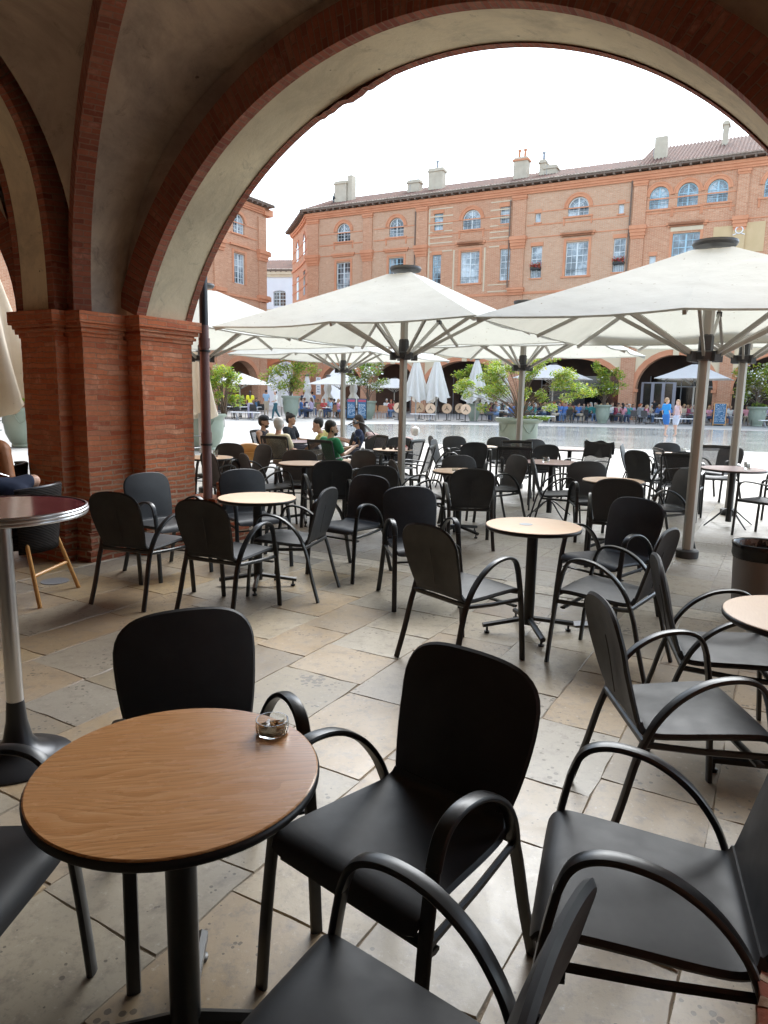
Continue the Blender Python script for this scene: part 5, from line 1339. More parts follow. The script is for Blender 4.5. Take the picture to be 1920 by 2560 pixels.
def cup(x, y, r, h, lab, cat='glass', mt='glass', name='glass'):
    q = MB(); q.lathe([(r*.85,0),(r,h*.4),(r,h),(r*.9,h),(r*.88,h*.2),(.0005,h*.15)], 18, capt=False); o = q.build(name, M[mt], None, smooth=True); o.location = (x, y, .741); tag(o, lab, cat)
cup(-2.22,9.12,.04,.09,'small glass on the table nearest the downpipe'); cup(1.68,12.1,.04,.07,'small glass on the far table at the edge of the square'); cup(2.13,9.25,.045,.07,'glass candle holder on the violet table in the middle')
cup(4.57,8.8,.042,.09,'glass on the violet table at the right'); cup(4.75,11.15,.04,.09,'glass on the far edge-on table left of the thick pole')
for k, (dx, dy, lab) in enumerate(((-.14,-.05,'leftmost of the three coffee cups'),(-.03,.03,'middle coffee cup'),(.05,-.06,'coffee cup next to the red and white napkin'))): cup(.12+dx,11+dy,.032,.055,lab+' on the cup-laden table','cup','aluk','cup')
M['check'] = newmat('red_white_cloth', (.6,.2,.2), .9); _m = M['check']; _c = nd(_m, 'ShaderNodeTexChecker'); _c.inputs['Scale'].default_value = 30; _c.inputs['Color1'].default_value = (.6,.12,.12,1); _c.inputs['Color2'].default_value = (.75,.7,.68,1)
lk(_m, coord(_m), _c.inputs['Vector']); lk(_m, _c.outputs[0], B(_m).inputs['Base Color'])
q = MB(); q.grid(lambda u,v: (.24*(u-.5), .2*(v-.5), .012+.05*mnoise.noise(Vector((u*3,v*3,1)))**2*4), 10, 10); o = q.build('napkin', M['check'], None, smooth=True); o.location = (.27,10.98,.741); tag(o, 'crumpled red and white napkin on the cup-laden table', 'napkin')
# sticker on the middle table, leaflet on the ground
q = MB(); q.lathe([(.045,.0005),(.045,.0012)], 24); o = q.build('sticker', M['grey'], None); o.location = (.95,4.60,.7405); tag(o, 'small round silver sticker on the empty middle beech table', 'sticker')
q = MB(); q.grid(lambda u,v: (.14*(u-.5), .1*(v-.5), .006+.006*math.sin(3*u)), 4, 4); o = q.build('paper', M['white'], None, smooth=True); o.location = (1.42,4.75,0); tag(o, 'scrap of white paper on the ground behind the middle table', 'paper')
# bin
e = empty('waste_bin', (2.74,4.95,0), 0, 'round taupe waste bin lined with a black bag', 'bin')
q = MB(); q.lathe([(.165,0),(.19,.56),(.183,.56),(.16,.03)], 40, capt=False); q.build('bin_body', M['bin'], e, smooth=True)
q = MB(); rr = random.Random(3); q.lathe([(.188,.46),(.198,.49),(.197,.53),(.203,.566),(.196,.574),(.184,.566),(.178,.50),(.172,.40),(.165,.25)], 72, capt=False, capb=False, rad=lambda a, z: 1+.018*math.sin(11*a+z*30)*math.sin(23*a+z*11)); q.build('bag_liner', M['black'], e, smooth=True, auto=180)
# drain lid by the pier
q = MB(); q.lathe([(.11,.001),(.11,.006),(.0005,.007)], 24); o = q.build('drain_lid', M['grey'], None); o.location = (-2.72,5.62,0); tag(o, 'small round metal lid set in the floor by the foot of the pier', 'drain lid')

# wicker-backed chair on cane legs, with the red-haired woman in it
def wicker(x, y, a, lab):
    e = empty('wicker_chair', (x, y, 0), a, lab, 'chair', 'wicker-backed cane chairs')
    q = MB()
    def sh_(u, v):
        th = (u-.5)*2.0; z = .38 + .46*v; r = .26+.05*v; return Vector((-.02 - r*math.cos(th)*.95, r*math.sin(th)*1.05, z + .03*math.cos(th*1.2)*v))
    q.grid(sh_, 18, 10); o = q.build('wicker_back', M['wicker'], e, smooth=True); o.modifiers.new('t', 'SOLIDIFY').thickness = .018
    q = MB(); q.sweep([sh_(i/16, 1.0) for i in range(17)], .022, .022, Vector((0,0,1)), 6, p=2); q.build('braided_rim', M['steel_d'], e, smooth=True)
    q = MB(); q.lathe([(.24,.40),(.25,.43),(.24,.46),(.01,.46)], 24); q.build('seat', M['wicker'], e, smooth=True)
    for sx in (1,-1):
        for sy in (1,-1):
            q = MB(); q.tube((sx*.30-.02, sy*.28, 0), (sx*.18-.02, sy*.20, .46), .016, .015, 10); q.build('leg', M['bamboo'], e, smooth=True)
    q = MB(); q.tube((-.255,-.24,.22),(-.255,.24,.22), .013, k=8); q.build('stretcher', M['bamboo'], e, smooth=True)
    return e
wicker(-2.79,5.2,R_(176),'wicker-backed chair on cane legs beside the bar table, seat of the auburn-haired woman')
wicker(-3.75,6.6,R_(200),'dark wicker chair behind the auburn-haired woman')
# ------------------------------------------------------------------ people (one continuous remeshed body each, clothing and hair as children)
def capsules(caps):
    mb = MB()
    for c in caps:
        if c[0] == 'e':       # ellipsoid: centre, radii
            _, p, r = c; n = 10; pr = [(math.sin(PI*i/n), -math.cos(PI*i/n)) for i in range(n+1)]; b = len(mb.v); k = 14
            pr[0] = (.02, -1); pr[-1] = (.02, 1)
            for (x, z) in pr:
                for j in range(k): a = 2*PI*j/k; mb.v.append(Vector((p[0]+r[0]*x*math.cos(a), p[1]+r[1]*x*math.sin(a), p[2]+r[2]*z)))
            for i in range(n):
                for j in range(k): j2 = (j+1)%k; mb.f.append([b+i*k+j, b+i*k+j2, b+(i+1)*k+j2, b+(i+1)*k+j]); mb.mi.append(0); mb.uv.append(None)
            mb.f.append([b+j for j in range(k)][::-1]); mb.f.append([b+n*k+j for j in range(k)]); mb.mi += [0,0]; mb.uv += [None,None]
        else:
            p0, p1, r0, r1 = Vector(c[0]), Vector(c[1]), c[2], c[3]; fl = c[4] if len(c) > 4 else 1.0
            d = (p1-p0); L = max(d.length, 1e-4); d /= L; P = []; S = []
            for i in range(4): a = PI/2*(1-i/4); P.append(p0 - d*r0*math.sin(a)); S.append(max(.03, math.cos(a))*r0)
            P += [p0, p1]; S += [r0, r1]
            for i in range(1,5): a = PI/2*i/4; P.append(p1 + d*r1*math.sin(a)); S.append(max(.03, math.cos(a))*r1)
            side = Vector((0,1,0)) if abs(d.y) < .9 else Vector((1,0,0)); b = len(mb.v); k = 12
            sv = (side - d*side.dot(d)).normalized(); nv = d.cross(sv)
            for q, s_ in zip(P, S):
                for j in range(k): a = 2*PI*j/k; mb.v.append(q + sv*s_*math.cos(a) + nv*s_*fl*math.sin(a))
            for i in range(len(P)-1):
                for j in range(k): j2 = (j+1)%k; mb.f.append([b+i*k+j, b+(i+1)*k+j, b+(i+1)*k+j2, b+i*k+j2]); mb.mi.append(0); mb.uv.append(None)
            mb.f.append([b+j for j in range(k)]); mb.f.append([b+(len(P)-1)*k+j for j in range(k)][::-1]); mb.mi += [0,0]; mb.uv += [None,None]
    return mb
def fuse(name, caps, vox, mt, parent, smooth=4):
    o = capsules(caps).build(name, mt, None)
    r = o.modifiers.new('r', 'REMESH'); r.mode = 'VOXEL'; r.voxel_size = vox; r.use_smooth_shade = True
    s = o.modifiers.new('s', 'SMOOTH'); s.iterations = smooth; s.factor = .6
    dg = bpy.context.evaluated_depsgraph_get(); me = bpy.data.meshes.new_from_object(o.evaluated_get(dg)); old = o.data
    o.modifiers.clear(); o.data = me; bpy.data.meshes.remove(old)
    for p in me.polygons: p.use_smooth = True
    if not me.materials: me.materials.append(mt)
    o.parent = parent; return o
STAND = dict(pel=(0,0,.95), wst=(0,0,1.10), chest=(-.01,0,1.30), neck=(-.01,0,1.49), head=(.01,0,1.62), sh=(-.01,.175,1.42), el=(-.03,.23,1.14), wr=(.06,.24,.90), hip=(0,.09,.92), kn=(.02,.10,.50), an=(-.02,.10,.07), toe=(.14,.11,.03))
SIT = dict(pel=(0,0,.53), wst=(-.03,0,.68), chest=(-.05,0,.87), neck=(-.03,0,1.06), head=(0,0,1.19), sh=(-.05,.175,.99), el=(.04,.23,.74), wr=(.27,.13,.73), hip=(.02,.09,.52), kn=(.43,.11,.53), an=(.40,.12,.08), toe=(.55,.13,.03))
def J(pose, over=None):
    d = {}
    for k, v in pose.items():
        if k in ('pel','wst','chest','neck','head'): d[k] = Vector(v)
        else: d[k+'L'] = Vector(v); d[k+'R'] = Vector((v[0], -v[1], v[2]))
    for k, v in (over or {}).items(): d[k] = Vector(v)
    return d
def person(loc, rz, lab, j, skin=(.50,.30,.21), shirt=(.5,.1,.1), trous=(.06,.07,.10), hair=(.03,.02,.015), vox=.013, sleeve='short', legs='long', hairk='short', scale=1.0, group=None, shoes=(.2,.2,.2), fem=False, cap=None, extra=None, fine=True):
    e = empty('person', loc, rz, lab, 'person', group); e.scale = (scale,)*3
    mk = lambda n, c, r=.75: _mats.setdefault((n, c), newmat(n, c, r))
    sk = mk('skin', skin, .5); S = []
    w_ = .90 if fem else 1.0
    h = j['head']; fwd = j.get('look', Vector((1,0,0))).normalized(); lf = Vector((-fwd.y, fwd.x, 0)).normalized()
    S += [(j['pel'], j['wst'], .125*w_, .115*w_, .85), (j['wst'], j['chest'], .115*w_, .135*w_, .8), (j['chest'], j['neck']-Vector((0,0,.07)), .13*w_, .075, .8), (j['neck']-Vector((0,0,.06)), h-Vector((0,0,.06)), .052, .05)]
    S += [('e', h+Vector((0,0,.025)), (.092,.076,.105)), (h+fwd*.035-Vector((0,0,.05)), h+fwd*.06-Vector((0,0,.075)), .05, .036)]
    S += [(h+fwd*.085+Vector((0,0,.01)), h+fwd*.108-Vector((0,0,.022)), .012, .016), (h+fwd*.085-Vector((0,0,.05))-lf*.018, h+fwd*.085-Vector((0,0,.05))+lf*.018, .010, .010)]
    for s in (1,-1): S += [(h+lf*.078*s+Vector((0,0,.02)), h+lf*.08*s-Vector((0,0,.018)), .014, .010)]
    for q in 'LR':
        S += [(j['chest']+Vector((0,0,.08)), j['sh'+q], .07, .058*w_), (j['sh'+q], j['el'+q], .052*w_, .040*w_), (j['el'+q], j['wr'+q], .040*w_, .026)]
        d = (j['wr'+q]-j['el'+q]).normalized(); pm = j['wr'+q]+d*.055; sd_ = d.cross(Vector((0,0,1))); sd_ = sd_.normalized() if sd_.length > .1 else Vector((0,1,0)); cv = d.cross(sd_).normalized()
        S += [(j['wr'+q], pm, .026, .032, .6)]
        if fine:
            for f_, L in ((-.026,.062),(-.009,.074),(.009,.070),(.026,.055)):
                a = pm+sd_*f_+d*.02; m_ = a+d*L*.6+cv*.008; S += [(a, m_, .0095, .009), (m_, m_+d*L*.35+cv*.018, .009, .008)]
            S += [(j['wr'+q]+d*.03+sd_*.02, pm+sd_*.05+cv*.012, .012, .010)]
        S += [(j['pel']+(j['hip'+q]-j['pel'])*.5, j['hip'+q], .11, .09*w_+.0), (j['hip'+q], j['kn'+q], .085, .056), (j['kn'+q], j['an'+q], .056, .036), (j['an'+q]-Vector((0,0,.02)), j['toe'+q], .036, .03)]
    body = fuse('body', S, vox, sk, e)
    sm = mk('shirt', shirt, .9); t = .016 if fine else .02
    C = [(j['pel']+Vector((0,0,.04)), j['wst'], .128*w_+t, .118*w_+t, .85), (j['wst'], j['chest'], .118*w_+t, .138*w_+t, .82), (j['chest'], j['neck']-Vector((0,0,.085)), .132*w_+t, .075+t*.5, .8)]
    for q in 'LR':
        if sleeve != 'none':
            C += [(j['chest']+Vector((0,0,.08)), j['sh'+q], .07+t, .058+t)]
            k = {'short': .62, 'long': 1.0}[sleeve]; C += [(j['sh'+q], j['sh'+q].lerp(j['el'+q], k), .056+t, .044+t*1.2)]
            if sleeve == 'long': C += [(j['el'+q], j['el'+q].lerp(j['wr'+q], .9), .043+t, .03+t)]
        else: C += [(j['chest']+Vector((0,0,.06)), j['sh'+q].lerp(j['chest'], .30)+Vector((0,0,.03)), .08+t, .055+t*.5)]
    fuse('shirt', C, vox, sm, e)
    tm = mk('trousers', trous, .9); C = []
    for q in 'LR':
        C += [(j['pel'], j['hip'+q], .125+t*.6, .10+t*.5)]
        kk = .75 if legs == 'shorts' else 1.0
        C += [(j['hip'+q], j['hip'+q].lerp(j['kn'+q], kk), .09+t, .062+t*1.3)]
        if legs == 'long': C += [(j['kn'+q], j['kn'+q].lerp(j['an'+q], .92), .058+t, .044+t)]
    fuse('trousers', C, vox, tm, e)
    C = []
    for q in 'LR': C += [(j['an'+q]-Vector((0,0,.025)), j['toe'+q]+ (j['toe'+q]-j['an'+q]).normalized()*.02, .045, .038)]
    if shoes: fuse('shoes', C, max(vox,.014), mk('shoes', shoes, .6), e)
    hm = mk('hair', hair, .6); up = Vector((0,0,1)); C = [('e', h-fwd*.018+up*.055, (.100,.088,.092)), ('e', h-fwd*.045+up*.01, (.070,.082,.088))]
    if hairk == 'long': C += [(h-fwd*.06+up*.02, h-fwd*.10-up*.16, .07, .065), (h-fwd*.10-up*.14, h-fwd*.13-up*.36, .065, .035)]
    if hairk == 'bun': C += [('e', h-fwd*.07+up*.13, (.042,.042,.04)), ('e', h+fwd*.06+up*.08, (.04,.06,.03))]
    if hairk == 'pony': C += [('e', h-fwd*.10+up*.08, (.04,.04,.04)), (h-fwd*.12+up*.06, h-fwd*.14-up*.16, .032, .014)]
    if hairk != 'bald': fuse('hair', C, vox*.9, hm, e, 2)
    if cap:
        C = [('e', h+up*.075, (.106,.094,.075)), (h+fwd*.09+up*.065-lf*.02, h+fwd*.16+up*.05, .05, .045, .22)]
        fuse('hat', C, vox*.9, mk('hat', cap, .8), e, 2)
    if hairk == 'short' and extra == 'beard': fuse('beard', [('e', h+fwd*.06-up*.075, (.045,.05,.035)), (h+lf*.06-up*.03, h+fwd*.05-up*.08, .018, .02), (h-lf*.06-up*.03, h+fwd*.05-up*.08, .018, .02)], vox, hm, e)
    if fine:
        q = MB()
        for s in (1,-1): q.lathe([(.002,-.007),(.009,-.004),(.011,.0),(.009,.004),(.002,.007)], 8, c=h+fwd*.083+lf*.03*s+up*.022)
        q.build('eyes', mk('eye', (.02,.015,.012), .3), e, smooth=True)
    return e
_mats = {}
GF = 'friends sitting together at the terrace edge'
SLOUCH = dict(SIT, wst=(-.06,0,.64), chest=(-.12,0,.81), neck=(-.12,0,.99), head=(-.09,0,1.12), sh=(-.12,.175,.92), el=(-.02,.23,.70), wr=(.22,.13,.69), pel=(.02,0,.51))
def sit(**o): return J(SLOUCH, o)
person((-2.16,12.95,-.02), R_(-15), 'bearded man in black cap and dark tank top, seated in profile facing right', sit(wrL=(.22,.2,.66), wrR=(.20,-.12,.66)), skin=(.42,.24,.15), shirt=(.03,.025,.03), sleeve='none', trous=(.10,.07,.08), cap=(.012,.012,.014), extra='beard', group=GF, scale=.95)
person((-1.71,11.62,-.02), R_(62), 'grey-haired man in a cream shirt, his back to us', sit(look=(1,.5,0)), skin=(.52,.30,.22), shirt=(.60,.54,.38), sleeve='short', trous=(.30,.26,.22), hair=(.42,.41,.40), group=GF, scale=.96)
person((-1.82,14.1,-.02), R_(-20), 'woman with dark hair in a bun and black T-shirt, seated in profile', sit(wrL=(.30,.2,.70), wrR=(.33,-.1,.70)), skin=(.45,.27,.18), shirt=(.02,.022,.03), trous=(.05,.05,.07), hair=(.015,.010,.010), hairk='bun', fem=True, group=GF, scale=.96)
person((-1.03,12.75,-.02), R_(195), 'man in a yellow and white T-shirt leaning forward over his knees', sit(chest=(.03,0,.80), neck=(.13,0,.97), head=(.21,0,1.07), shL=(.06,.175,.91), shR=(.06,-.175,.91), elL=(.22,.22,.76), elR=(.22,-.22,.76), wrL=(.42,.1,.62), wrR=(.42,-.1,.62), look=(1,0,-.5)), skin=(.48,.29,.20), shirt=(.62,.55,.22), trous=(.55,.52,.44), hair=(.012,.010,.010), group=GF, scale=.97)
person((-.76,10.85,-.02), R_(38), 'man in a green T-shirt bent over his phone', sit(look=(1,-.5,-.2), wrL=(.30,.10,.80), wrR=(.32,-.06,.82)), skin=(.40,.24,.16), shirt=(.02,.20,.085), trous=(.52,.40,.32), hair=(.012,.010,.010), extra='beard', group=GF, legs='shorts', scale=.96)
person((-.62,13.5,-.02), R_(178), 'woman with long dark hair and navy top, seated facing left', sit(wrL=(.25,.16,.78), wrR=(.25,-.12,.78)), skin=(.48,.28,.20), shirt=(.02,.03,.07), sleeve='short', trous=(.05,.05,.07), hair=(.02,.013,.012), hairk='long', fem=True, group=GF, scale=.97)
# phone, bag, pushchair
q = MB(); q.box(-.004,.004,-.036,.036,-.07,.07); o = q.build('phone', M['black'], None, bevel=.003); o.location = (-.42,11.06,.86); o.rotation_euler = (0,R_(-25),R_(35)); tag(o, 'black phone held by the man in green', 'phone')
q = MB(); q.sweep(catmull([(-.16,0,0),(-.17,0,.12),(-.1,0,.2),(.1,0,.2),(.17,0,.12),(.16,0,0)],4), .12, .22, Vector((0,1,0)), 10); q.box(-.14,.14,-.1,.1,0,.17); o = q.build('handbag', M['bamboo'], None, smooth=True); o.location = (-2.18,11.3,.46); tag(o, 'tan leather bag beside the grey-haired man', 'bag')
M['blanket'] = noisy('pale_blanket', (.55,.48,.42), (.30,.14,.16), 5, .95, .5, .02)
e = empty('pushchair', (-.05,12.95,0), R_(8), 'folded-back pushchair with a dark hood bow and pale blankets', 'pushchair')
for s in (1,-1):
    q = MB(); q.sweep(catmull([(-.62,s*.22,1.02),(-.45,s*.22,1.08),(-.28,s*.22,.98),(.1,s*.22,.55),(.38,s*.22,.12)],5), .022, .022, Vector((0,1,0)), 6); q.build('side_tube', M['frame'], e, smooth=True)
    q = MB(); q.lathe([(.005,-.02),(.09,-.02),(.10,0),(.09,.02),(.005,.02)], 18); o = q.build('wheel', M['black'], e, smooth=True); o.rotation_euler = (PI/2,0,0); o.location = (.38,s*.22,.10)
    q = MB(); q.tube((.0,s*.22,.65),(-.4,s*.22,.1), .011); q.build('strut', M['frame'], e, smooth=True)
q = MB(); q.grid(lambda u,v: (-.30+.85*u, .24*(2*v-1), .80+.06*math.sin(PI*v)+.05*math.sin(7*u+2*v)+.03*mnoise.noise(Vector((u*6,v*6,0)))-.10*u), 18, 10); o = q.build('blanket', M['blanket'], e, smooth=True); o.modifiers.new('t','SOLIDIFY').thickness = .05
q = MB(); q.sweep(catmull([(-.5,-.22,1.06),(-.52,-.1,1.12),(-.52,.1,1.12),(-.5,.22,1.06)],4), .03, .03, Vector((1,0,0)), 6); q.build('handle', M['black'], e, smooth=True)
q = MB(); q.lathe([(.01,-.09),(.07,-.06),(.09,0),(.07,.06),(.01,.09)], 12, rad=lambda a, z: 1+.15*math.sin(5*a)); o = q.build('soft_toy', M['white'], None, smooth=True); o.location = (.55,12.98,.93); tag(o, 'fluffy white soft toy lying at the end of the blankets', 'toy')
# the auburn-haired woman cut by the left edge
e = person((-2.86,5.2,.0), R_(150), 'auburn-haired woman in a navy strappy top, cut by the left edge', J(SLOUCH, dict(head=(.05,0,1.10), neck=(-.05,0,.98), elL=(.02,.19,.68), elR=(.0,-.19,.68), wrL=(.22,.08,.62), wrR=(.22,-.06,.62))), skin=(.55,.32,.22), shirt=(.012,.02,.05), sleeve='none', trous=(.02,.02,.03), hair=(.30,.11,.035), hairk='long', fem=True, vox=.011, scale=.96)
q = MB(); q.tube((-.11,.09,1.00),(-.10,-.12,.92), .003, k=5); q.build('necklace', M['steel'], e, smooth=True)

# children paddling in the water
GC = 'two children paddling in the water sheet'
person((12.5,31.5,-.02), R_(20), 'child in a bright blue T-shirt and blue shorts walking in the water', J(STAND, dict(knL=(.10,.09,.50), anL=(.14,.09,.08), toeL=(.28,.10,.04), anR=(-.10,-.1,.10), toeR=(.04,-.11,.04), look=(1,-.3,0))), skin=(.55,.34,.25), shirt=(.03,.26,.62), trous=(.03,.14,.42), legs='shorts', hair=(.35,.22,.12), hairk='pony', vox=.03, shoes=None, scale=.98, group=GC, fine=False, fem=True)
person((13.15,31.9,-.02), R_(200), 'child in a striped pale playsuit walking in the water', J(STAND, dict(knL=(.08,.09,.50), anL=(.10,.09,.08), toeL=(.24,.10,.04), anR=(-.14,-.1,.12), toeR=(-.02,-.11,.04))), skin=(.58,.36,.27), shirt=(.62,.45,.45), trous=(.55,.58,.66), sleeve='none', legs='shorts', hair=(.38,.24,.14), hairk='long', vox=.03, shoes=None, scale=.94, group=GC, fine=False, fem=True)
# walkers by the left urn
GWK = 'two people standing by the left urn'
person((-8.35,43.5,0), R_(100), 'woman in a yellow T-shirt and lilac trousers, seen from behind', J(STAND), skin=(.45,.27,.19), shirt=(.72,.66,.04), trous=(.42,.38,.48), hair=(.03,.02,.02), hairk='long', vox=.035, fine=False, scale=.97, group=GWK, fem=True)
o = MB(); o.box(-.05,.05,-.16,.16,0,.30); o = o.build('blue_bag', M['chalk'], None, bevel=.02); o.location = (-7.95,43.3,.72); tag(o, 'blue bag at the hip of the woman in yellow', 'bag')
person((-6.75,43.2,0), R_(205), 'man in a white T-shirt and pale hat, walking left in dark green trousers', J(STAND, dict(knL=(.16,.09,.52), anL=(.22,.09,.08), toeL=(.37,.1,.05), knR=(-.08,-.09,.50), anR=(-.30,-.1,.12), toeR=(-.17,-.1,.04), wrL=(.26,.16,1.05), wrR=(.26,-.12,1.05), elL=(.02,.22,1.13), elR=(.02,-.22,1.13))), shirt=(.66,.66,.62), trous=(.03,.09,.11), cap=(.62,.52,.48), vox=.035, fine=False, scale=1.0, group=GWK)

# ---- the crowd at the far cafes: low-resolution seated and standing figures, shared meshes, own colours
def crowd_proto(pose, over, hairk, fem, sleeve):
    return person((0,0,-50), 0, 'x', J(pose, over), vox=.045, fine=False, hairk=hairk, fem=fem, sleeve=sleeve)
PR = [crowd_proto(SIT, {}, 'short', False, 'short'), crowd_proto(SIT, dict(wrL=(.18,.10,.98), wrR=(.30,-.12,.74), elL=(.12,.2,.76)), 'long', True, 'short'), crowd_proto(SIT, dict(chest=(.02,0,.86), neck=(.08,0,1.03), head=(.13,0,1.15)), 'short', False, 'long'), crowd_proto(STAND, dict(wrL=(.25,.12,1.08), elL=(.04,.22,1.14)), 'short', False, 'short')]
CLR = {'blue':(.07,.16,.40),'white':(.66,.66,.64),'red':(.45,.06,.06),'pink':(.60,.28,.34),'navy':(.02,.03,.08),'black':(.015,.015,.018),'grey':(.22,.23,.25),'beige':(.48,.40,.30),'light blue':(.30,.44,.60),'wine-red':(.20,.03,.06),'olive':(.14,.15,.07),'orange':(.60,.22,.06),'teal':(.04,.22,.22),'lilac':(.40,.34,.48),'rust':(.32,.09,.05)}
HR = {'dark':(.02,.014,.012),'brown':(.10,.05,.03),'fair':(.40,.27,.14),'grey':(.40,.39,.38),'red':(.28,.08,.03)}
SKN = [(.50,.30,.21),(.42,.25,.17),(.56,.35,.26),(.36,.21,.14)]
def obj_mat(o, m):
    o.material_slots[0].link = 'OBJECT'; o.material_slots[0].material = m
used_proto = set(); rc = random.Random(5); nper = 0
def crowd(x, y, a, kind, sh, hr, where, hat=None):
    global nper
    if kind not in used_proto: e = PR[kind]; used_proto.add(kind)
    else: e = copy_tree(PR[kind])
    e.location = (x, y, 0); e.rotation_euler = (0,0,R_(a)); s = rc.uniform(.96,1.04); e.scale = (s,s,s)
    mk = lambda n, c, r=.8: _mats.setdefault((n, c), newmat(n, c, r))
    tr = rc.choice([(.04,.06,.12),(.10,.16,.28),(.05,.05,.05),(.40,.34,.26),(.45,.46,.50)])
    for c in kids(e):
        k = c.name.split('.')[0]
        if k == 'body': obj_mat(c, mk('skin', rc.choice(SKN)))
        elif k == 'shirt': obj_mat(c, mk('shirt', CLR[sh]))
        elif k == 'trousers': obj_mat(c, mk('trousers', tr))
        elif k == 'hair': obj_mat(c, mk('hair', HR[hr]))
    pose = 'standing' if kind == 3 else 'seated'
    tag(e, ' '.join(f'{pose} guest, {sh} top, {hr} hair, {where}'.split()[:16]), 'person', 'guests at the far cafe tables')
# px in the photo (1920 wide), depth in metres
def at(px, d): return ((px-960)/FPX*d, d)
PEOPLE = [ (752,46.2,20,0,'blue','dark','just right of the left urn'),(762,47.5,200,2,'navy','brown','second right of the left urn, at the laptop table'),(775,46.0,160,1,'lilac','brown','in jeans behind the open laptop'),(757,51.5,90,3,'navy','red','behind the laptop table in the arch shade'),(778,51.8,80,3,'blue','dark','under the arch left of the tied-up parasols'),(792,50.5,270,2,'olive','dark','left of the first tied-up parasol'),
 (806,46.6,250,1,'red','red','below the wall banner, at the near table'),(822,46.4,200,0,'light blue','dark','right of the one in red below the banner'),(836,48.0,170,2,'navy','dark','before the second tied-up parasol'),(858,49,220,1,'black','dark','behind the pole of the long-haired woman'),
 (962,49.5,300,0,'white','grey','left of the central pole, leftmost of three'),(972,49.0,250,1,'red','red','immediately left of the central pole'),(984,50.5,200,2,'grey','dark','partly behind the central pole'),
 (1208,45.6,350,0,'navy','dark','right of the tall urn, facing left tables'),(1236,46.0,190,1,'light blue','grey','with grey hair under the spreading shrub'),(1258,47.0,200,0,'white','dark','under the spreading shrub near its stems'),(1272,45.5,240,2,'blue','brown','just left of the far bench under the shrub'),
 (1313,49.5,250,1,'grey','dark','right of the shrub pole, in the shade'),(1342,50.3,300,1,'black','dark','behind the green bench plants'),(1352,49.0,220,0,'white','fair','in front of the dark screen, left part'),(1364,50.0,260,2,'red','brown','in front of the dark screen, second from left'),(1375,47.5,320,2,'navy','dark','wearing a cap and denim by the bench end'),(1397,48.6,250,3,'rust','dark','leaning over a table before the dark screen'),(1415,50,280,1,'beige','fair','under the dark screen at its right end'),
 (1434,49.5,280,1,'olive','dark','left of the white parasol mast'),(1449,50.2,250,0,'grey','dark','nearest left of the white parasol mast'),(1461,48.8,230,2,'teal','brown','behind the urn left of the children'),(1517,50.5,270,1,'white','brown','first right of the urn by the children'),(1533,49.2,260,0,'beige','dark','second right of the urn by the children'),(1547,47.6,60,1,'pink','dark','in a pink patterned top, back to us'),(1556,50.0,240,2,'light blue','dark','before the brick pier right of the urn'),
 (1591,49.6,270,0,'grey','dark','by the pier, right of the pink top'),(1603,48.0,200,1,'wine-red','dark','leaning on the table left of the children'),(1622,52.0,90,3,'black','dark','the waiter-like one with his back to us'),(1636,49.5,230,2,'blue','fair','immediately left of the child in blue'),(1692,51.2,260,2,'olive','brown','seen between the two children heads'),(1697,48.8,250,0,'beige','fair','right of the child in the playsuit'),(1716,51.3,280,0,'pink','grey','wearing a white hat under the far parasol mast'),(1727,51.0,250,1,'wine-red','red','right of the far parasol mast'),
 (1737,47.4,190,0,'pink','grey','reading at the end of the white bench'),(1812,48.3,260,1,'white','fair','just right of the blue chalkboard'),(1832,47.8,190,2,'white','grey','in a flat cap right of the blue chalkboard'),(1851,50.0,250,1,'pink','brown','behind the rightmost pole'),(1898,51.0,270,0,'white','grey','behind the flowering urn'),(1914,48.6,200,0,'beige','grey','at the right edge of the picture'),
 (640,52.0,280,2,'black','dark','in the shade behind the woman in yellow'),(664,50.5,90,3,'light blue','dark','between the woman in yellow and the man in white'),(1480,51.5,260,0,'navy','brown','behind the urn stem, in deep shade'),(1570,52.2,280,1,'lilac','dark','deep under the parasol by the pier'),(1660,52.5,280,0,'navy','dark','far inside the arch behind the children'),(1290,52.0,280,2,'navy','dark','far inside the arch beside the screen'),(1775,51.5,270,1,'red','dark','between the thick pole and the blue chalkboard')]
for px, d, a, k, sh, hr, wh_ in PEOPLE:
    x, y = at(px, d); crowd(x, y, a, k, sh, hr, wh_)

LM = [(700,'between the left urn and the banner'),(985,'near the central pole'),(1215,'under the left half of the spreading shrub'),(1300,'beside the pole before the big planter'),(1360,'in front of the dark screen'),(1440,'near the white parasol mast'),(1510,'right of the urn by the children'),(1590,'by the brick pier left of the children'),(1660,'behind the two children'),(1730,'left of the thick pole'),(1830,'between the two right-hand poles'),(1900,'behind the flowering urn')]
rk = random.Random(21); cn = list(CLR); hn = list(HR)
for i in range(84):
    px = rk.choice((rk.uniform(1200,1320), rk.uniform(1320,1480), rk.uniform(1480,1640), rk.uniform(1640,1915), rk.uniform(735,870) if i % 2 else rk.uniform(1500,1915)))
    row = i % 3; d = (47.6, 50.0, 52.4)[row] + rk.uniform(-.5,.5) - (1.2 if px < 900 else 0)
    x, y = at(px, d); lm = min(LM, key=lambda q: abs(q[0]-px))[1]
    crowd(x, y, rk.uniform(150,390), (0,1,2,0,1)[i % 5], cn[(i*7) % len(cn)], hn[(i*3) % len(hn)], ('front','middle','back')[row]+' row '+lm)

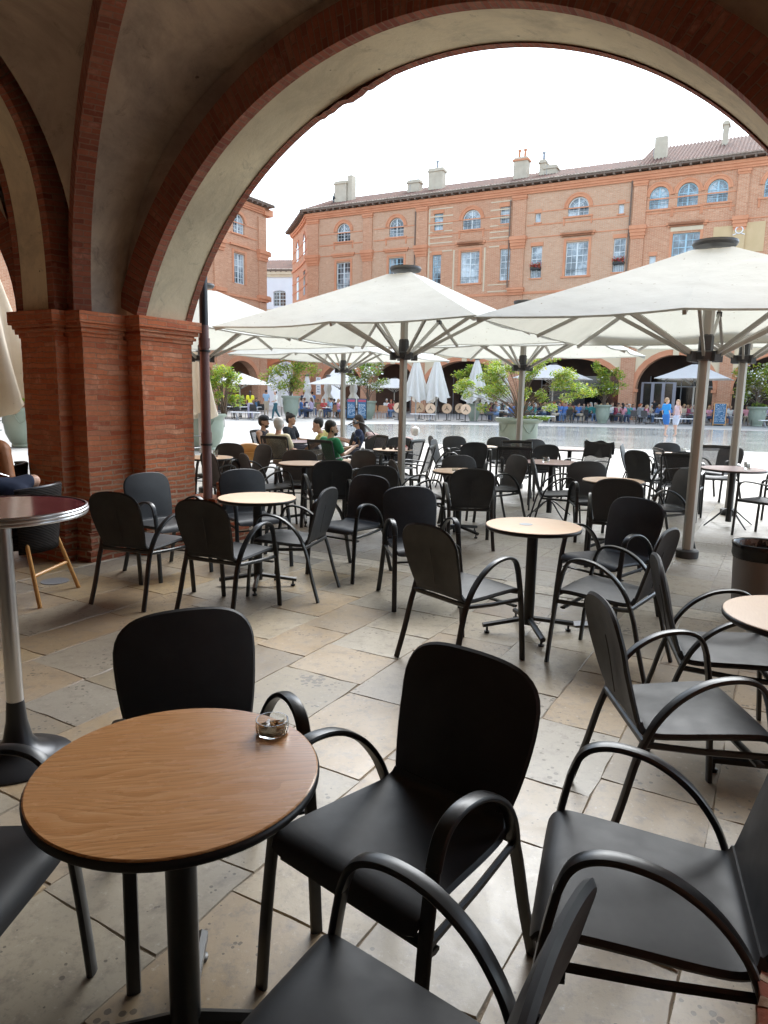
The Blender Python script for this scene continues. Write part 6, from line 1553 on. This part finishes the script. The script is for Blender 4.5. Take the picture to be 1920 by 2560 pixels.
# ---- far cafe furniture
def far_chair(mt, name, lab, grp):
    e = empty(name, (0,0,-50), 0, lab, 'chair', grp)
    q = MB(); q.box(-.22,.22,-.22,.22,.43,.46); q.build('seat', mt, e)
    q = MB(); q.grid(lambda u,v: (-.24-.05*u-.0*v, .21*(2*v-1)*(1-.35*max(0,u-.6)), .5+.4*u), 5, 4); o = q.build('backrest', mt, e); o.modifiers.new('t','SOLIDIFY').thickness = .02
    for sx in (-.2,.2):
        for sy in (-.2,.2): q = MB(); q.tube((sx*1.15,sy*1.15,0),(sx,sy,.43), .017, k=5); q.build('leg', mt, e)
    return e
fc = [far_chair(M['black'], 'cafe_chair', '', 'dark cafe chairs of the far cafes'), far_chair(M['orange'], 'cane_chair', '', 'cane chairs of the far cafes')]
firstc = [True, True]
def fchair(x, y, a, k, lab):
    if firstc[k]: e = fc[k]; firstc[k] = False
    else: e = copy_tree(fc[k])
    e.location = (x, y, 0); e.rotation_euler = (0,0,R_(a)); tag(e, lab, 'chair')
def ftable(px, d, lab, r=.35, h=.73, mt='white', w_=None):
    x, y = at(px, d); e = empty('cafe_table', (x, y, 0), PHI, lab, 'table', 'tables of the far cafes')
    q = MB()
    if w_: q.box(-w_/2,w_/2,-.35,.35,h-.03,h)
    else: q.lathe([(r,h-.025),(r,h)], 24)
    q.build('tabletop', M[mt], e); q = MB(); q.tube((0,0,.02),(0,0,h-.03), .03, k=6)
    for a in range(4): q.tube((0,0,.06),(.26*math.cos(a*PI/2),.26*math.sin(a*PI/2),.02), .018, k=5)
    q.build('base', M['iron'], e)
for i, (px, d, k, wh_) in enumerate([(x_, d_, 0, w__) for x_, d_, w__ in ((555,42.5,'leftmost by the far left bench'),(572,44.5,'second from left behind the far left bench'),(592,42.6,'third from left behind the far left bench'),(607,45.0,'behind the white table edge at far left'),(633,42.8,'right end of the empty tables at far left'),(648,44.8,'just left of the woman in yellow'))] +
   [(850,48.5,1,'right of the banner, first cane chair'),(838,47.5,1,'below the second tied-up parasol'),(927,47.8,1,'first right of the chalkboards'),(943,48.6,1,'second right of the chalkboards'),(957,47.6,1,'third right of the chalkboards'),(1412,46.5,0,'below the dark screen, facing the bench'),(1448,46.3,0,'left of the white mast'),(1572,46.2,0,'left chair of a pair right of the urn'),(1597,46.1,0,'right chair of a pair right of the urn'),(1640,47.2,0,'left of the child in blue'),(1870,47.0,0,'between the rightmost pole and the flowering urn'),(800,48.8,1,'behind the one in red')]):
    x, y = at(px, d); fchair(x, y, rc.choice((60,90,120,240)), k, ('dark' if k == 0 else 'cane') + ' cafe chair, ' + wh_)
for px, d, lab, mt, w_ in ((585,43.5,'white rectangular cafe table at far left','white',1.4),(625,44,'second white cafe table left of the woman in yellow','white',1.2),(765,46.7,'white cafe table with the laptop','white',.9),(815,46.2,'small white table below the banner','white',None),(862,48,'low cane table beside the chalkboards','orange',None),(1250,46.5,'white table under the spreading shrub','white',1.0),(1335,48.5,'grey table among the bench plants','grey',1.0),(1615,47.3,'grey table left of the children','grey',1.0),(1708,48,'grey table behind the white bench','grey',1.0),(1822,47.2,'small table right of the blue chalkboard','grey',None),(1905,47.4,'grey table at the right edge','grey',.9)):
    ftable(px, d, lab, mt=mt, w_=w_)
x, y = at(768, 46.6); q = MB(); q.box(-.16,.16,-.01,.01,0,.22); q.box(-.16,.16,-.22,0,-.01,.008); o = q.build('laptop', M['white'], None); o.location = (x, y, .75); tag(o, 'open white laptop on a far cafe table', 'laptop')
# tilted-top tables stacked away beside the folded parasols
tip = None
for i, (px, d, lab) in enumerate(((991,46.0,'leftmost tilted-top round table, cut by the central pole'),(1043,47.8,'tilted-top table under the first folded parasol'),(1070,45.6,'tilted-top table in front, second from the central pole'),(1111,46.5,'tilted-top table standing alone before the dark arch'),(1143,48.6,'tilted-top table just left of the tall urn'),(1157,44.6,'tilted-top table half hidden by the left side of the tall urn'),(1198,47.6,'tilted-top table half hidden by the right side of the tall urn'))):
    x, y = at(px, d)
    if tip is None:
        tip = e = empty('tilted_table', (x, y, 0))
        q = MB(); q.tube((0,0,.03),(0,0,.62), .03, k=8)
        for a in range(3): q.tube((0,0,.05),(.3*math.cos(a*2.1+.4),.3*math.sin(a*2.1+.4),.02), .022, k=5)
        q.build('base', M['iron'], e, smooth=True)
        q = MB(); q.lathe([(.005,-.012),(.33,-.012),(.33,.012),(.005,.012)], 32); o = q.build('tilted_top', M['beech'], e); o.rotation_euler = (R_(80),0,0); o.location = (0,-.06,.80)
        q = MB(); q.tube((0,0,0),(.14,0,-.16), .02, k=5); q.tube((0,0,0),(-.14,0,-.16), .02, k=5); q.tube((0,0,0),(0,0,.12), .02, k=5); o = q.build('bracket', M['iron'], e); o.location = (0,-.09,.84)
    else: e = copy_tree(tip)
    e.location = (x, y, 0); e.rotation_euler = (0,0,R_(rc.uniform(-14,14))); tag(e, lab, 'table', 'tilted-top tables put away at the far cafe')
for i, px in enumerate((1052,1080,1125,1220)):
    x, y = at(px, 48.6+.2*i); fchair(x, y, 200, 0, ('dark cafe chair stacked beside the %s tilted-top table' % ('second','third','fourth','last')[i]))
# low white benches
def bench(px, d, L, lab):
    x, y = at(px, d); e = empty('bench', (x, y, 0), R_(-4), lab, 'bench', 'low white benches along the far cafes')
    q = MB(); q.box(-L/2,L/2,-.2,.2,.42,.47); q.build('seat', M['white'], e, bevel=.01); 
    for s in (-1,1): q = MB(); q.tube((s*(L/2-.4),-.15,0),(s*(L/2-.25),0,.42), .03, k=6); q.tube((s*(L/2-.4),.15,0),(s*(L/2-.25),0,.42), .03, k=6); q.build('leg', M['grey'], e)
bench(612,41.5,1.7,'low white bench at far left below the empty tables'); bench(1052,45.0,1.6,'low white bench right of the central pole'); bench(1335,45.4,2.2,'low white bench right of the pole before the big planter'); bench(1680,45.2,2.7,'low white bench behind the two children')
bench(1925-15,44.8,1.2,'end of a low white bench at the right edge')
# chalkboards
def board(px, d, w_, h, lab, mt, red=False, a=0, seed=0):
    x, y = at(px, d); e = empty('chalkboard', (x, y, 0), R_(a), lab, 'chalkboard', 'menu chalkboards')
    q = MB(); q.box(-w_/2,w_/2,-.02,.0,.12,h); pb_ = q.build('board', M['chalk'] , e)
    q = MB(); f = .045
    for a_, b_ in ((-w_/2-f,-w_/2),(w_/2,w_/2+f)): q.box(a_,b_,-.03,.02,0,h+.03)
    q.box(-w_/2,w_/2,-.03,.02,h,h+.03); q.box(-w_/2,w_/2,-.03,.02,.09,.12); q.build('frame', M['iron'] if red else M['bamboo'], e)
    q = MB(); q.box(-w_/2,w_/2,.25,.27,0,h*.9); q.build('rear_leaf', M['iron'], e)
    rr = random.Random(seed); q = MB(); n = 13; top = h*.96 - (.22*h if red else 0)
    for i in range(n):     # handwriting: too far away to be legible in the photo, strokes only
        z = top - (top-.2)*i/n; u = -w_/2+.05
        while u < w_/2-.08:
            L = rr.uniform(.03,.11); hh = rr.uniform(.018,.04)
            if rr.random() < .82: q.add([(u,-.024,z),(u+L,-.024,z+rr.uniform(-.01,.01)),(u+L*.9,-.024,z+hh*.5),(u+L*.1,-.024,z+hh*.6)], [(0,1,2,3)])
            u += L+.02
    x_ = q.build('writing', M['chalkw'], None); x_.parent = pb_
    if red:
        q = MB(); q.box(-w_/2+.02,w_/2-.02,-.026,-.0205,h*.86,h*.97); x_ = q.build('header', M['redpaint'], None); x_.parent = pb_
M['redpaint'] = newmat('red_sign_paint', (.35,.06,.10), .6)
board(874,44.6,.50,1.32,'left of the two blue chalkboards with red headings','chalk',True,8,1); board(901,44.6,.52,1.32,'right of the two blue chalkboards with red headings','chalk',True,-4,2); board(1786,46.4,.72,1.45,'blue handwritten chalkboard in a pale wooden frame','chalk',False,-6,3)
# white banner with blue lettering on the arcade pier
q = MB(); x, y = at(793,56.5); e = empty('wall_banner', (x, y, 1.55), angM, 'narrow white vertical banner with blue script on the brick pier', 'banner')
q.box(-.22,.22,-.02,0,0,1.35); q.build('banner_cloth', M['white'], e)
q = MB(); rr = random.Random(8)
for i in range(6):
    z = 1.2-.2*i; c = catmull([Vector((-.13,-.03,z-.06)), Vector((-.05,-.03,z+.06)), Vector((.0,-.03,z-.03)), Vector((.06,-.03,z+.05)), Vector((.13,-.03,z-.04))], 3); q.sweep(c, .035, .02, Vector((1,0,0)), 4)
q.build('lettering', M['chalk'], e)
# green folding table seen through the far left arch
e = empty('folding_table', (-10.9,18.6,0), .3, 'green metal folding table glimpsed at the far left', 'table')
q = MB(); q.box(-.6,.6,-.35,.35,.70,.72); q.box(-.6,.6,-.35,.35,.45,.465); q.build('tabletop', M['green_m'], e); q = MB()
for s in (-.5,.5): q.tube((s,-.3,0),(s,.3,.7), .014, k=6); q.tube((s,.3,0),(s,-.3,.7), .014, k=6)
q.build('crossed_legs', M['green_m'], e)
# splash around the children's feet
for k_ in PR:
    if k_.location.z < -10:
        for c in kids(k_): bpy.data.objects.remove(c)
        bpy.data.objects.remove(k_)
